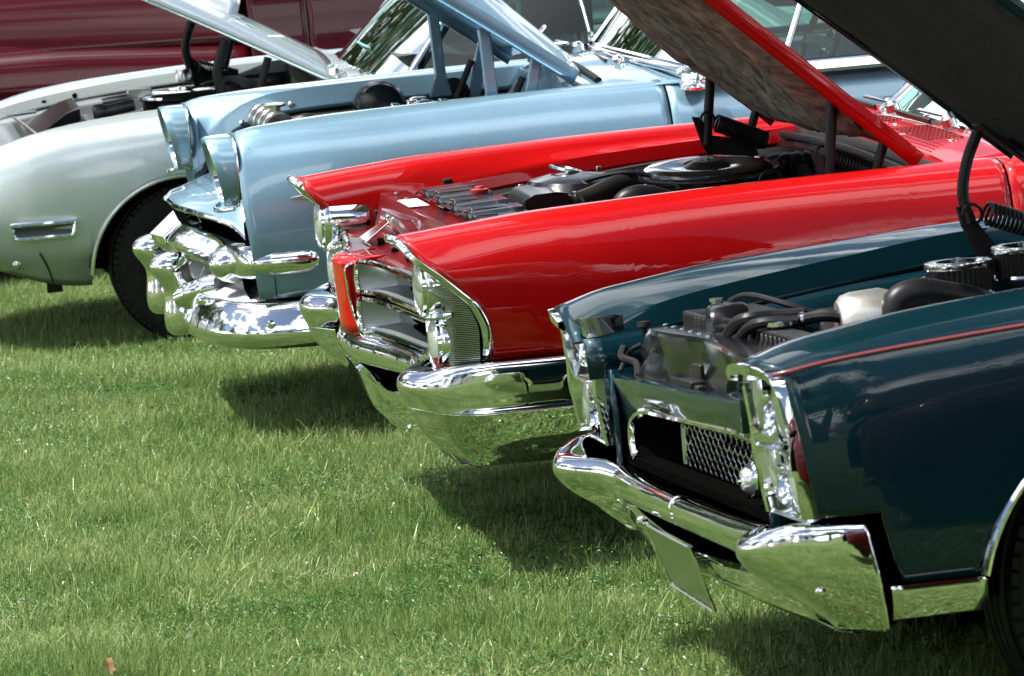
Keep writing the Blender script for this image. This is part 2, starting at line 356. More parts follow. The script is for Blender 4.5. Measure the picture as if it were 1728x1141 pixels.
def grass_tile(name, mat, n, size, hmin, hmax, wmin, wmax, seed, clover=False):
    rng = np.random.default_rng(seed); V = []; F = []; T = []
    for _ in range(n):
        rad = size*math.sqrt(rng.random()); a = rng.random()*2*math.pi; x, y = rad*math.cos(a), rad*math.sin(a)
        tnt = rng.random()
        if clover:
            h = rng.uniform(hmin, hmax); lean = rng.normal(0, .01, 2); cx, cy = x+lean[0], y+lean[1]
            for k in range(3):
                aa = a*5+k*2.094; r0 = rng.uniform(wmin, wmax); b = len(V)
                d = (math.cos(aa), math.sin(aa)); pz = h+rng.normal(0, .002)
                V += [(cx, cy, h), (cx+d[0]*r0-d[1]*r0*.55, cy+d[1]*r0+d[0]*r0*.55, pz+.003), (cx+d[0]*r0*1.5, cy+d[1]*r0*1.5, pz), (cx+d[0]*r0+d[1]*r0*.55, cy+d[1]*r0-d[0]*r0*.55, pz+.003)]
                F.append((b, b+1, b+2, b+3)); T += [tnt*.7]*4
            continue
        h = rng.uniform(hmin, hmax)*(1 if rng.random() > .06 else 1.5); w = rng.uniform(wmin, wmax)
        ln = abs(rng.normal(.0, .55))*h; la = rng.random()*2*math.pi; lx, ly = math.cos(la)*ln, math.sin(la)*ln
        fa = rng.random()*math.pi; wx, wy = math.cos(fa)*w*.5, math.sin(fa)*w*.5; b = len(V)
        V += [(x-wx, y-wy, -.01), (x+wx, y+wy, -.01), (x+lx*.28+wx*.9, y+ly*.28+wy*.9, h*.5), (x+lx*.28-wx*.9, y+ly*.28-wy*.9, h*.5), (x+lx*.7+wx*.55, y+ly*.7+wy*.55, h*.85), (x+lx*.7-wx*.55, y+ly*.7-wy*.55, h*.85), (x+lx, y+ly, h*.97)]
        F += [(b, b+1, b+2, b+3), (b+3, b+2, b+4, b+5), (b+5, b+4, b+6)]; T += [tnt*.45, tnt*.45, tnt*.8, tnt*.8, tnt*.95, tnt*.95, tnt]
    me = bpy.data.meshes.new(name); me.from_pydata(V, [], F); me.update()
    at = me.attributes.new('tint', 'FLOAT', 'POINT'); at.data.foreach_set('value', np.array(T, np.float32))
    me.materials.append(MAT[mat]); o = bpy.data.objects.new(name, me); COL.objects.link(o); o['kind'] = 'stuff'
    return o
def scatter(o, pts, smin, smax, seed):
    """geometry nodes: instance the tuft mesh of the object on its own lawn grid, turned at random"""
    ng = bpy.data.node_groups.new(o.name+'_scatter', 'GeometryNodeTree')
    ng.interface.new_socket('Geometry', in_out='INPUT', socket_type='NodeSocketGeometry'); ng.interface.new_socket('Geometry', in_out='OUTPUT', socket_type='NodeSocketGeometry')
    N = ng.nodes; L = ng.links; gi = N.new('NodeGroupInput'); go = N.new('NodeGroupOutput'); j = None; geos = []
    for (cx, cy, sx, sy, nx, ny) in pts:
        g = N.new('GeometryNodeMeshGrid'); g.inputs['Size X'].default_value = sx; g.inputs['Size Y'].default_value = sy; g.inputs['Vertices X'].default_value = nx; g.inputs['Vertices Y'].default_value = ny
        t = N.new('GeometryNodeTransform'); t.inputs['Translation'].default_value = (cx, cy, 0); L.new(g.outputs[0], t.inputs[0]); geos.append(t)
    jn = N.new('GeometryNodeJoinGeometry')
    for t in geos: L.new(t.outputs[0], jn.inputs[0])
    sp = N.new('GeometryNodeSetPosition'); rv = N.new('FunctionNodeRandomValue'); rv.data_type = 'FLOAT_VECTOR'; rv.inputs[0].default_value = (-.07, -.07, -.004); rv.inputs[1].default_value = (.07, .07, .0); rv.inputs['Seed'].default_value = seed
    L.new(jn.outputs[0], sp.inputs[0]); L.new(rv.outputs[0], sp.inputs['Offset'])
    ip = N.new('GeometryNodeInstanceOnPoints'); L.new(sp.outputs[0], ip.inputs['Points']); L.new(gi.outputs[0], ip.inputs['Instance'])
    r1 = N.new('FunctionNodeRandomValue'); r1.data_type = 'FLOAT_VECTOR'; r1.inputs[0].default_value = (-.06, -.06, 0); r1.inputs[1].default_value = (.06, .06, 6.283); r1.inputs['Seed'].default_value = seed+1
    r2 = N.new('FunctionNodeRandomValue'); r2.data_type = 'FLOAT_VECTOR'; r2.inputs[0].default_value = (smin, smin, smin); r2.inputs[1].default_value = (smax, smax, smax*1.15); r2.inputs['Seed'].default_value = seed+2
    L.new(r1.outputs[0], ip.inputs['Rotation']); L.new(r2.outputs[0], ip.inputs['Scale'])
    L.new(ip.outputs[0], go.inputs[0]); md = o.modifiers.new('scatter', 'NODES'); md.node_group = ng
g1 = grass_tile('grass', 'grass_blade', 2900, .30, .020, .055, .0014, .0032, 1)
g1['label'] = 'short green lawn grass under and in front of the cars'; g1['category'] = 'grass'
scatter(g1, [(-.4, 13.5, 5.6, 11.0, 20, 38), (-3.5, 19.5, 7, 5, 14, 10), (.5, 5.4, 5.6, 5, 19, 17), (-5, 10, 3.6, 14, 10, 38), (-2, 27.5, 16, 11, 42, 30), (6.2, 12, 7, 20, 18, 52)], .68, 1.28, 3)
g2 = grass_tile('clover', 'clover_leaf', 130, .28, .022, .045, .006, .011, 2, True)
g2['label'] = 'low clover leaves mixed through the lawn grass'; g2['category'] = 'clover'
scatter(g2, [(-.4, 13.5, 5.4, 11.0, 15, 30)], .8, 1.2, 13)

# ------------------------------------------------------------------ shared car assemblies
def greenhouse(root, P, body, glass='window_glass', post='chrome'):
    xb, bow, zb, yb, xt, zt, yt, xr, xrb = (P[k] for k in ('xb', 'bow', 'zb', 'yb', 'xt', 'zt', 'yt', 'xr', 'xrb'))
    n = 24
    def ws(u, v): 
        y = u*(yb+(yt-yb)*v); return (xb+(xt-xb)*v-bow*u*u*(1-.5*v), y, zb+(zt-zb)*v-.03*u*u*(1-v))
    g = MB().grid([[ws(-1+2*i/n, j/10) for i in range(n+1)] for j in range(11)]).build('windshield', glass, root)
    MB().tube([ws(-1+2*i/40, 0) for i in range(41)], .014, 8).build('base_trim', post, g)
    MB().tube([ws(-1+2*i/40, 1) for i in range(41)], .014, 8).build('header_trim', post, g)
    for s in (-1, 1): MB().tube([ws(s, j/10) for j in range(11)], .020, 8, flat=(1, .7)).build('pillar_trim', post, g)
    A = [ws(1, j/10) for j in range(11)]
    zs = P.get('zside', zb-.02); ys = P.get('yside', yb+.02)
    def sw(u, v):
        a = ws(1, v); r = (xrb+.25+(xr+.05-xrb-.25)*v, ys+(yt-ys)*v, zs+(zt-.02-zs)*v)
        f = (a[0]-.035, ys+(yt-ys)*v, zs+(zt-.02-zs)*v)
        return tuple(f[i]+(r[i]-f[i])*u for i in range(3))
    for s in (1, -1):
        mbs = MB().grid([[sw(i/14, j/8) for i in range(15)] for j in range(9)])
        if s < 0: mbs = mbs.mir()
        sg = mbs.build('side_window', glass, root)
        for u in P.get('posts', (.18, .5)):
            t = MB().tube([sw(u, j/8) for j in range(9)], .012, 8, flat=(.7, 1.2)); (t if s > 0 else t.mir()).build('window_post', post, sg)
        t = MB().tube([sw(i/14, 0) for i in range(15)], .016, 8); (t if s > 0 else t.mir()).build('belt_trim', post, sg)
        t = MB().tube([sw(i/14, 1) for i in range(15)], .014, 8); (t if s > 0 else t.mir()).build('drip_rail', post, sg)
    def rf(u, v):
        a = ws(u, 1); y = u*yt; return (a[0]+(xr-a[0])*v, y, a[2]+.055*math.sin(math.pi*min(max(v, 0), 1))*(1-.4*u*u)+.03*(1-u*u))
    MB().grid([[rf(-1+2*i/16, j/12) for i in range(17)] for j in range(13)]).build('roof', body, root, solid=.012)
    def rg(u, v): 
        y = u*(yt-.04+(yb-.10-yt+.04)*v); a = rf(u, 1); return (a[0]+(xrb-a[0])*v-.05*(1-u*u)*v, y, a[2]+(zs-a[2])*v)
    MB().grid([[rg(-1+2*i/16, j/8) for i in range(17)] for j in range(9)]).build('rear_window', glass, root)
    for s in (1, -1):
        q = [[sw(1, j/8), rg(1, 1-j/8)] for j in range(9)]; t = MB().grid(q); (t if s > 0 else t.mir()).build('rear_pillar', body, root, solid=.02)
def interior(root, x0, zf, mat='interior_tan', col='interior_dark', wheelz=1.0, wy=.38):
    MB().box((x0-.95, 0, zf+.12), (.55, 1.25, .22)).box((x0-1.27, 0, zf+.42), (.18, 1.25, .60), ('Y', R(-12))).build('front_seat', mat, root, bevel=.05, seg=3)
    MB().box((x0-1.66, 0, zf+.34), (.16, 1.15, .42), ('Y', R(-12))).build('rear_seat', mat, root, bevel=.05, seg=3)
    d = MB().grid([[(x0-.06, y, zf+.62), (x0-.2, y, zf+.63), (x0-.34, y, zf+.60), (x0-.38, y, zf+.50), (x0-.33, y, zf+.35)] for y in np.linspace(-.68, .68, 12)])
    d.build('dashboard', col, root)
    s = bpy.data.objects.new('steering_wheel', None); COL.objects.link(s); s.parent = root; s.location = (x0-.52, wy, zf+.60); s.rotation_euler = (0, R(-25), 0)
    MB().tube([(0, .195*math.cos(a), .195*math.sin(a)) for a in np.linspace(0, 2*math.pi, 40)[:-1]], .012, 8, closed=True).build('rim', 'teal_paper' if P_TEALWHEEL else col, s)
    MB().box((0, 0, 0), (.02, .36, .035)).lathe([(.05, .02), (.045, .035), (0, .04)], (0, 0, 0), (-1, 0, 0), 16).build('spoke', 'stainless', s)
P_TEALWHEEL = False
def hood(root, name_pad, hx, hz, ang, L, yh, yf, crown, mat, padmat, lip=.035, ucrown=.03, padthick=.02, sag=.0, seed=0, under=None, padin=.07, nose=.0, pad=True, ribs=None, c0=1.0):
    """open hood: u runs from the hinge end to the front edge"""
    ca, sa = math.cos(ang), math.sin(ang)
    def pt(u, y, off):
        Y = yh+(yf-yh)*u; return (hx+(u*L+nose*(1-(y/Y)**2)*(u > .5)*(u-.5)*2)*ca-off*sa, y, hz+(u*L+nose*(1-(y/Y)**2)*(u > .5)*(u-.5)*2)*sa+off*ca)
    def off(u, t): return crown*(c0+(1-c0)*min(1, u/.45))*(1-t*t)+ucrown*math.sin(math.pi*u)*(1-.3*t*t) + (ribs(t) if ribs else 0)
    us = np.linspace(0, 1, 26); ts = np.linspace(-1, 1, 41); rows = []
    for u in us:
        Y = yh+(yf-yh)*u; e = off(u, 1)
        rows.append([pt(u, -Y, e-lip)]+[pt(u, -Y-.004, e-lip*.4)]+[pt(u, t*Y, off(u, t)) for t in ts]+[pt(u, Y+.004, e-lip*.4), pt(u, Y, e-lip)])
    h = MB().grid(rows).build('hood', mat, root, solid=.004, ang=50)
    # pressed inner panel
    rows = []
    for u in np.linspace(.005, .995, 20):
        Y = (yh+(yf-yh)*u)-.006; rows.append([pt(u, t*Y, off(u, t)-.018) for t in np.linspace(-1, 1, 21)])
    MB().grid(rows).build('inner_panel', under or mat, h, solid=.003)
    if pad:
        rng = np.random.default_rng(seed); rows = []
        nu, nt_ = 44, 40; low = rng.normal(0, 1, (8, 8))
        for i, u in enumerate(np.linspace(.05, .97, nu)):
            r = []
            for k, t in enumerate(np.linspace(-1, 1, nt_)):
                edge = min(1, (1-abs(t))*9, (u-.05)*14+.02, (.97-u)*14+.02)
                Y = (yh+(yf-yh)*u)-padin
                a, b2 = i/(nu-1)*6.99, k/(nt_-1)*6.99; w = low[int(a), int(b2)]*(1-a % 1)*(1-b2 % 1)+low[min(int(a)+1, 7), int(b2)]*(a % 1)*(1-b2 % 1)+low[int(a), min(int(b2)+1, 7)]*(1-a % 1)*(b2 % 1)+low[min(int(a)+1, 7), min(int(b2)+1, 7)]*(a % 1)*(b2 % 1)
                yy = t*Y*(1+.02*math.sin(u*37+t*3)+.012*math.sin(u*81)) if abs(t) > .97 else t*Y
                r.append(pt(u, yy, off(u, t)-.022-edge*(padthick+w*padthick*.35+rng.normal(0, padthick*.05)+sag*(1-t*t))))
            rows.append(r)
        MB().grid(rows).build('insulation_pad', padmat, h, ang=180)
    return h, pt

# ================================================================== teal coupe, nearest
T = car_root('dark teal car with stacked headlights and mesh grille, nearest the camera', .237, 8.692, .1988, -.0272, -.0283)
tk = []
for x, zl, zt, zs in ((-.028, .800, .848, .832), (-.09, .806, .868, .840), (-.14, .818, .881, .849), (-.22, .845, .893, .858), (-.36, .871, .912, .869), (-.63, .905, .932, .886), (-.97, .940, .952, .905), (-1.5, .955, .962, .915)):
    wd = pchip([-1.5, -.6, -.2, -.028], [0, 0, -.005, -.018], [x])[0]
    gd_ = pchip([-1.5, -.25, -.14, -.028], [.065, .06, .03, .02], [x])[0]; tk.append((x, [(.668, zl-gd_), (.688, zl), (.688, zl), (.735, (zl*.45+zt*.55)), (.80, zt), (.885+wd, zt*.6+zs*.4+.004), (.930+wd, zs-.004), (.949+wd, zs-.07), (.957+wd, .66), (.950+wd, .53), (.930, .40)]))
tk += [(-2.6, [(p[0], p[1]+.0) for p in tk[-1][1]]), (-3.4, [(p[0]+.01, p[1]+.02) for p in tk[-1][1]]), (-4.3, [(p[0]*.9, p[1]-.03) for p in tk[-1][1]])]
T_AR = [(-.80, .33, .385), (-3.55, .33, .36)]
def t_base(x): return .562 if x > -.215 else (.562-(.562-.424)*min(1, (-.215-x)/.035))
tb = arch_bottom(t_base, T_AR)
def t_warp(x, y, z):
    w = max(0, 1-(-.028-x)/.25); k = min(1, max(0, (y-.84)/.07))
    lean = -.052*k*min(1, max(0, (.862-z)/.04))-.04*max(0, (.80-z))/.25
    return (x+w*lean, y, z)
fd = side_loft(tk, -.028, -1.50, 5, tb, t_warp, arches=T_AR[:1])
tf, tf2 = pair(fd, 'fender', 'teal_paint', T, solid=.004)
pair(side_loft(tk, -1.506, -2.75, 5, lambda x: .40), 'door', 'teal_paint', T, solid=.004)
pair(side_loft(tk, -2.756, -4.3, 5, arch_bottom(lambda x: .40, T_AR[1:]), arches=T_AR[1:]), 'quarter_panel', 'teal_paint', T, solid=.004)
def deck(root, keys, xa, xb2, mat, name='trunk_deck', li=1, z0=None):
    xk = [k for k, _ in keys]; sec = np.array([[list(p) for p in q] for _, q in keys], float); rows = []
    for x in np.linspace(xa, xb2, 12):
        q = pchip(xk, sec, [x])[0][li]; rows.append([(x, t*(q[0]-.004), q[1]+.02*(1-t*t)) for t in np.linspace(-1, 1, 15)])
    MB().grid(rows).build(name, mat, root, solid=.004)
def tail(root, keys, mat):
    x, q = keys[-1]; q = cr(q, 4); MB().grid([[(x+.002, p[0]*t, p[1]) for p in q] for t in np.linspace(-1, 1, 9)]).build('tail_panel', mat, root, solid=.004)
deck(T, tk, -3.55, -4.3, 'teal_paint'); tail(T, tk, 'teal_paint')
deck(T, tk, -1.12, -1.52, 'teal_paint', 'cowl')
greenhouse(T, dict(xb=-1.42, bow=.12, zb=.97, yb=.74, xt=-1.95, zt=1.33, yt=.60, xr=-3.0, xrb=-3.6, zside=.96, yside=.86), 'teal_paint')
interior(T, -1.5, .40)
# pinstripe
xs = np.linspace(-.055, -1.5, 40)
sec = pchip([k for k, _ in tk], np.array([[list(p) for p in q] for _, q in tk]), xs)
st = MB().grid([[(x, q[6][0]+.0062, q[6][1]+.004), (x, q[6][0]+.0085, q[6][1]-.0035)] for x, q in zip(xs, sec)])
for a in (st, st.mir()): a.build('pinstripe', 'pinstripe_red', T, solid=.0008)
# wheel arch mouldings, wheel wells, rocker mouldings
def arch_trim(root, xc, zc, rad, y, a0, a1, mat='chrome', r=.009, name='arch_moulding'):
    t = MB().tube([(xc+rad*math.cos(a), y, zc+rad*math.sin(a)) for a in np.linspace(R(a0), R(a1), 40)], r, 8); return pair(t, name, mat, root)
arch_trim(T, -.80, .33, .388, .952, 14, 166)
def wheel_well(root, xc, zc, rad, y0, y1):
    for s in (1, -1):
        mb = MB().grid([[(xc+rad*math.cos(a), y, zc+rad*math.sin(a)) for a in np.linspace(R(6), R(174), 30)] for y in (y0, y1)])
        mb.poly([(xc+rad*math.cos(a), y1, zc+rad*math.sin(a)) for a in np.linspace(R(6), R(174), 30)])
        (mb if s > 0 else mb.mir()).build('wheel_well', 'matt_black', root)
wheel_well(T, -.80, .33, .395, .935, .60)
def rocker(xa, xb2, za, zb2, y):
    mb = MB().grid([[(x, y-.004, za), (x, y+.010, za-.004), (x, y+.012, za-.012), (x, y+.004, (za+zb2)/2), (x, y-.02, zb2+.006), (x, y-.035, zb2)] for x in np.linspace(xa, xb2, 8)]); return mb
rk = MB().grid([[(xa+(-.428-xa)*k/8, yy, zz) for k in range(9)] for xa, yy, zz in ((-.243, .932, .424), (-.243, .946, .421), (-.244, .947, .414), (-.246, .941, .385), (-.250, .920, .356), (-.250, .905, .352))])
pair(rk, 'rocker_moulding', 'bumper_chrome', T, solid=.003)
pair(MB().grid([[(x, .935, .40), (x, .945, .39), (x, .93, .35), (x, .90, .345)] for x in np.linspace(-1.19, -3.15, 8)]), 'sill_moulding', 'chrome', T, solid=.003)
for xw in (-.80, -3.55):
    for s in (1, -1): wheel(T, xw-.04, s*.70, .325+(.028 if s > 0 else .0), .325 if xw > -1 else .33, .20, s < 0)
MB().box((-2.3, 0, .40), (3.9, 1.5, .10)).build('underbody', 'matt_black', T)
# headlight bezels: stacked lamps in a swept, hooded chrome frame
def bz_front(z): return pchip([.548, .59, .637, .669, .70, .756, .817, .833, .848], [-.090, -.083, -.077, -.071, -.071, -.066, -.056, -.034, -.020], [z])[0]
def bezel():
    mb = MB(); ncol = len(FROW)
    # flange carried forward from the fender edge, turned in and back again
    def target(p):
        x, y, z = p
        side = bz_front(min(z, .80)); top = pchip([.66, .70, .735, .79, .85, .90, .94], [-.056, -.036, -.016, -.010, -.022, -.044, -.062], [y])[0]
        k = min(1, max(0, (z-.785)/.035)); k = k if y > .86 else 1
        return side*(1-k)+top*k
    rows = [[], [], [], [], []]
    for p in FROW:
        x, y, z = p; t = max(target(p), x+.006); d = Vector((0, .79-y, .70-z)).normalized()
        o = -d*.0035
        rows[0].append((x-.012, y+o.y*.3, z+o.z*.3)); rows[1].append((x+.002, y+o.y, z+o.z)); rows[2].append((t, y+o.y*.4, z+o.z*.4)); th = .009+.010*min(1, max(0, (z-.80)/.04)); rows[3].append((t-.003, y+d.y*th, z+d.z*th)); rows[4].append((t-.075, y+d.y*(th+.006), z+d.z*(th+.006)))
    mb.grid(rows)
    # inner wall
    zs = np.linspace(.835, .550, 30)
    mb.grid([[(-.150, .672, z), (bz_front(z)-.004, .672, z), (bz_front(z)+.002, .677, z), (bz_front(z)-.003, .683, z), (-.150, .689, z)] for z in zs])
    # back plate
    mb.grid([[(bz_front(z)-.055, y, z) for y in np.linspace(.68, .935, 12)] for z in zs])
    # pointed ledge between the lamps and sill under the lower one
    for zc, h in ((.682, .020), (.552, .014)):
        mb.grid([[(bz_front(zc)-.055, y, zc+h+.012), (bz_front(zc)-.030, y, zc+h*.35), (bz_front(zc)-.006-.010*((y-.68)/.25), y, zc+.003), (bz_front(zc)-.004-.010*((y-.68)/.25), y, zc-.002), (bz_front(zc)-.032, y, zc-h*.45), (bz_front(zc)-.055, y, zc-h-.010)] for y in np.linspace(.682, .928, 14)])
    return mb
nsec = 0
while abs(fd.v[nsec][0]-fd.v[0][0]) < .2 and nsec < 400 and not (nsec > 4 and fd.v[nsec][2] > fd.v[nsec-1][2]+.1): nsec += 1
FROW = [p for p in fd.v[:nsec] if p[2] > .552 and p[1] > .728]
pair(bezel(), 'headlight_bezel', 'chrome', T, ang=38)
headlamp(T, -.108, .803, .760, .069); headlamp(T, -.124, .805, .618, .060)
# inner cheek of the fender nose
for s in (1, -1):
    MB().grid([[(x, s*.668, zt), (x-.002, s*.660, (zt+.70)/2), (x-.004, s*.655, .70)] for x, zt in ((-.055, .79), (-.10, .788), (-.15, .792), (-.20, .796), (-.24, .79))]).build('nose_cheek', 'teal_paint', T, solid=.003)
# header panel and grille
def hz(y): return .727+.028*y
hd = []
for y in np.linspace(-.64, .64, 33):
    f = abs(y)/.64; x = -.090-.018*f**2.2
    hd.append([(x-.075, y, hz(y)-.006), (x-.010, y, hz(y)+.000), (x-.001, y, hz(y)-.002), (x, y, hz(y)-.008), (x-.010, y, hz(y)-.035), (x-.026, y, hz(y)-.062-.055*f**4), (x-.045, y, hz(y)-.066-.055*f**4)])
MB().grid(hd).build('header_panel', 'teal_paint', T, solid=.004)
for s in (1, -1):       # body-colour cheek between grille and headlight, dark gap beyond it
    q = [[(-.105, s*.632, .72), (-.112, s*.632, .62), (-.112, s*.632, .50)], [(-.098, s*.645, .72), (-.104, s*.648, .62), (-.104, s*.648, .50)], [(-.17, s*.652, .72), (-.17, s*.655, .62), (-.17, s*.655, .50)]]
    MB().grid(q).build('grille_cheek', 'teal_paint', T, solid=.004)
def gloop(x, y0, y1, z0, z1, r, n=8, bow=0, ry=None, slope=0):
    ry = ry or r
    P = []
    for cx, cz, a0 in ((y1-ry, z1-r, 0), (y0+ry, z1-r, 90), (y0+ry, z0+r, 180), (y1-ry, z0+r, 270)):
        for k in range(n+1):
            a = R(a0+90*k/n); y = cx+ry*math.cos(a); z = cz+r*math.sin(a); P.append((x-bow*(abs(y)/.62)**2, y, z+slope*y))
    return resample(P+[P[0]], 97)[:-1]
trim_l = gloop(-.118, -.612, .612, .512, .662, .062, bow=.020, ry=.28, slope=.028)
g0 = gloop(-.19, -.36, .36, .505, .640, .03, slope=.028)
gr = bpy.data.objects.new('grille', None); COL.objects.link(gr); gr.parent = T
MB().grid([trim_l, np.array(trim_l)*.5+np.array(g0)*.5+np.array([-.03, 0, -.004]), g0], False, True).build('recess', 'recess_black', gr)
upper = [p for p in trim_l if not (p[2] < .545+.028*p[1] and abs(p[1]) < .56)]
i0 = max(range(len(upper)), key=lambda i: math.dist(upper[i], upper[i-1])); upper = upper[i0:]+upper[:i0]
MB().tube(upper, .0125, 10).build('trim', 'chrome', gr)
MB().tube(g0, .006, 8, closed=True).build('mesh_border', 'stainless', gr)
ms = MB(); cw, ch = .044, .0165
ncol = int(.72/(cw*.5)); nrow = int(.14/ch)+2
for c in range(ncol+1):
    y = -.36+c*cw*.5; pts = []
    for k in range(nrow*2+1):
        z = .500+k*ch*.5; ph = (k+2*(c % 2)) % 4; dy = (.0, .0, 1., 1.)[ph]
        pts.append((-.188, y+cw*.5*dy*.92, z))
    pts = [p for p in pts if .508+.028*p[1] < p[2] < .640+.028*p[1] and abs(p[1]) < .358]
    if len(pts) > 1: ms.tube(pts, .0018, 5)
ms.build('mesh', 'stainless', gr)
MB().box((-.225, 0, .57), (.01, .75, .17)).build('backing', 'matt_black', gr)
for s in (1,):
    lp = bpy.data.objects.new('turn_signal', None); COL.objects.link(lp); lp.parent = T; lp.location = (-.165, s*.30, .565)
    MB().lathe([(0, .028), (.02, .024), (.033, .006), (.035, -.01)], (0, 0, 0), (1, 0, 0), 24).build('lens', 'lamp_glass', lp)
    MB().lathe([(.031, -.002), (.034, .006), (.040, .002), (.041, -.03)], (0, 0, 0), (1, 0, 0), 24).build('rim', 'chrome', lp)
    MB().lathe([(0, -.02), (.03, -.004)], (0, 0, 0), (1, 0, 0), 24).build('reflector', 'lid_silver', lp)
    MB().lathe([(0, .036), (.006, .034), (.008, .024)], (0, 0, 0), (1, 0, 0), 12).build('screw', 'chrome', lp)
# front bumper
bp_ = bpy.data.objects.new('front_bumper', None); COL.objects.link(bp_); bp_.parent = T
def lr(fn): fn(1); fn(-1)
bar = sweep_keys([((-.072, 0), [(-.045, .497), (-.012, .505), (.004, .497), (.008, .478), (.002, .455), (-.03, .445)]),
                  ((-.076, .30), [(-.045, .497), (-.012, .505), (.004, .497), (.008, .477), (.002, .453), (-.03, .443)]),
                  ((-.086, .50), [(-.045, .499), (-.012, .506), (.004, .498), (.008, .474), (.002, .448), (-.03, .438)]),
                  ((-.090, .60), [(-.045, .503), (-.012, .510), (.004, .500), (.010, .472), (.004, .445), (-.03, .436)])], 30)
for a in (bar, bar.mir()): a.build('bar', 'bumper_chrome', bp_, solid=.003)
end = sweep_keys([((-.090, .585), [(-.05, .500), (-.010, .508), (.004, .500), (.008, .470), (.000, .436), (-.04, .415), (-.07, .40)]),
                  ((-.062, .665), [(-.05, .508), (-.012, .520), (.004, .510), (.008, .485), (-.018, .442), (-.08, .402), (-.13, .372)]),
                  ((-.020, .745), [(-.06, .505), (-.018, .522), (.004, .512), (.008, .490), (-.024, .450), (-.10, .400), (-.165, .352)]),
                  ((-.004, .805), [(-.07, .512), (-.020, .524), (.004, .514), (.008, .490), (-.024, .448), (-.10, .398), (-.175, .345)]),
                  ((-.030, .870), [(-.05, .535), (-.014, .538), (.003, .530), (.008, .495), (-.014, .444), (-.085, .390), (-.165, .342)]),
                  ((-.085, .922), [(-.03, .549), (-.008, .549), (.003, .541), (.008, .500), (.000, .440), (-.045, .380), (-.12, .338)]),
                  ((-.150, .938), [(-.03, .547), (-.006, .547), (.003, .540), (.007, .500), (.002, .440), (-.024, .380), (-.07, .340)]),
                  ((-.205, .940), [(-.03, .543), (-.006, .544), (.003, .537), (.006, .500), (.004, .440), (-.010, .380), (-.03, .335)])], 70)
def t_end(x, y, z):     # rear edge of the bumper end rakes back towards its bottom
    k = max(0, min(1, (-.04-x)/.12)); return (x-k*max(0, .54-z)*.19, y, z)
end.v = [t_end(*p) for p in end.v]
for a in (end, end.mir()): a.build('bumper_end', 'bumper_chrome', bp_, solid=.003)
for s in (1, -1): MB().lathe([(0, .008), (.008, .006), (.012, 0)], (-.115, s*.925, .425), (.1, s, 0), 14).build('bolt', 'chrome', bp_)
val = []
for y in np.linspace(-.72, .72, 41):
    x = -.100-.03*(abs(y)/.7)**2; zt = .385+.03*(abs(y)/.7); 
    val.append([(x-.05, y, zt-.004), (x-.006, y, zt+.004), (x, y, zt-.004), (x-.006, y, zt-.03), (x-.03, y, .34), (x-.07, y, .315), (x-.11, y, .305)])
vl = MB().grid(val).build('valance', 'bumper_chrome', bp_, solid=.003)
MB().box((-.17, 0, .43), (.05, 1.15, .10)).build('air_gap', 'matt_black', T)
for s in (1, -1): MB().grid([[(-.20, s*.925, .565), (-.245, s*.925, .43), (-.26, s*.905, .345)], [(-.12, s*.90, .565), (-.14, s*.89, .43), (-.16, s*.86, .345)]]).build('gap_filler', 'matt_black', T)
# plate bracket hanging under the bar
pl = bpy.data.objects.new('number_plate_bracket', None); COL.objects.link(pl); pl.parent = T
c = [Vector((-.062, -.25, .428)), Vector((-.072, .10, .416)), Vector((-.113, .10, .279)), Vector((-.110, -.25, .292))]
nn = (c[1]-c[0]).cross(c[3]-c[0]).normalized()
MB().extrude([tuple(p) for p in c], tuple(nn*.004)).build('plate', 'stainless', pl)
for t in (.18, .36, .54, .72):
    MB().tube([c[0]*(1-t)+c[1]*t+nn*.003, c[3]*(1-t)+c[2]*t+nn*.003], .0035, 6).build('plate_rib', 'stainless', pl)
MB().tube([c[0], c[1]], .006, 8).tube([c[1], c[2]], .004, 8).tube([c[3], c[2]], .005, 8).tube([c[0], c[3]], .004, 8).build('plate_frame', 'chrome', pl)
MB().lathe([(0, .012), (.009, .009), (.013, 0), (.010, -.012), (0, -.015)], tuple(c[0]+Vector((.006, 0, .004))), (1, 0, 0), 14).build('knob', 'chrome', pl)
# engine bay
MB().box((-.75, 0, .52), (1.25, 1.34, .02)).build('engine_bay_floor', 'matt_black', T)
for s in (1, -1):
    q = MB().grid([[(x, s*.667, zt), (x, s*.655, zt-.05), (x, s*.62, .70), (x, s*.58, .53)] for x, zt in zip(np.linspace(-.20, -1.10, 14), pchip([-1.1, -.63, -.36, -.2], [.885, .845, .808, .782], np.linspace(-.20, -1.10, 14)))])
    q.build('inner_fender', 'teal_paint', T, solid=.003)
    for xb2 in (-.64, -.695):
        MB().extrude([(xb2, s*.664, .842), (xb2, s*.648, .80), (xb2-.004, s*.60, .77), (xb2-.012, s*.66, .77)], (-.018, 0, .0)).build('inner_fender_rib', 'teal_paint', T, bevel=.003)
    MB().box((-.40, s*.672, .815), (.018, .012, .022)).build('hood_bumper', 'rubber', T, bevel=.003)
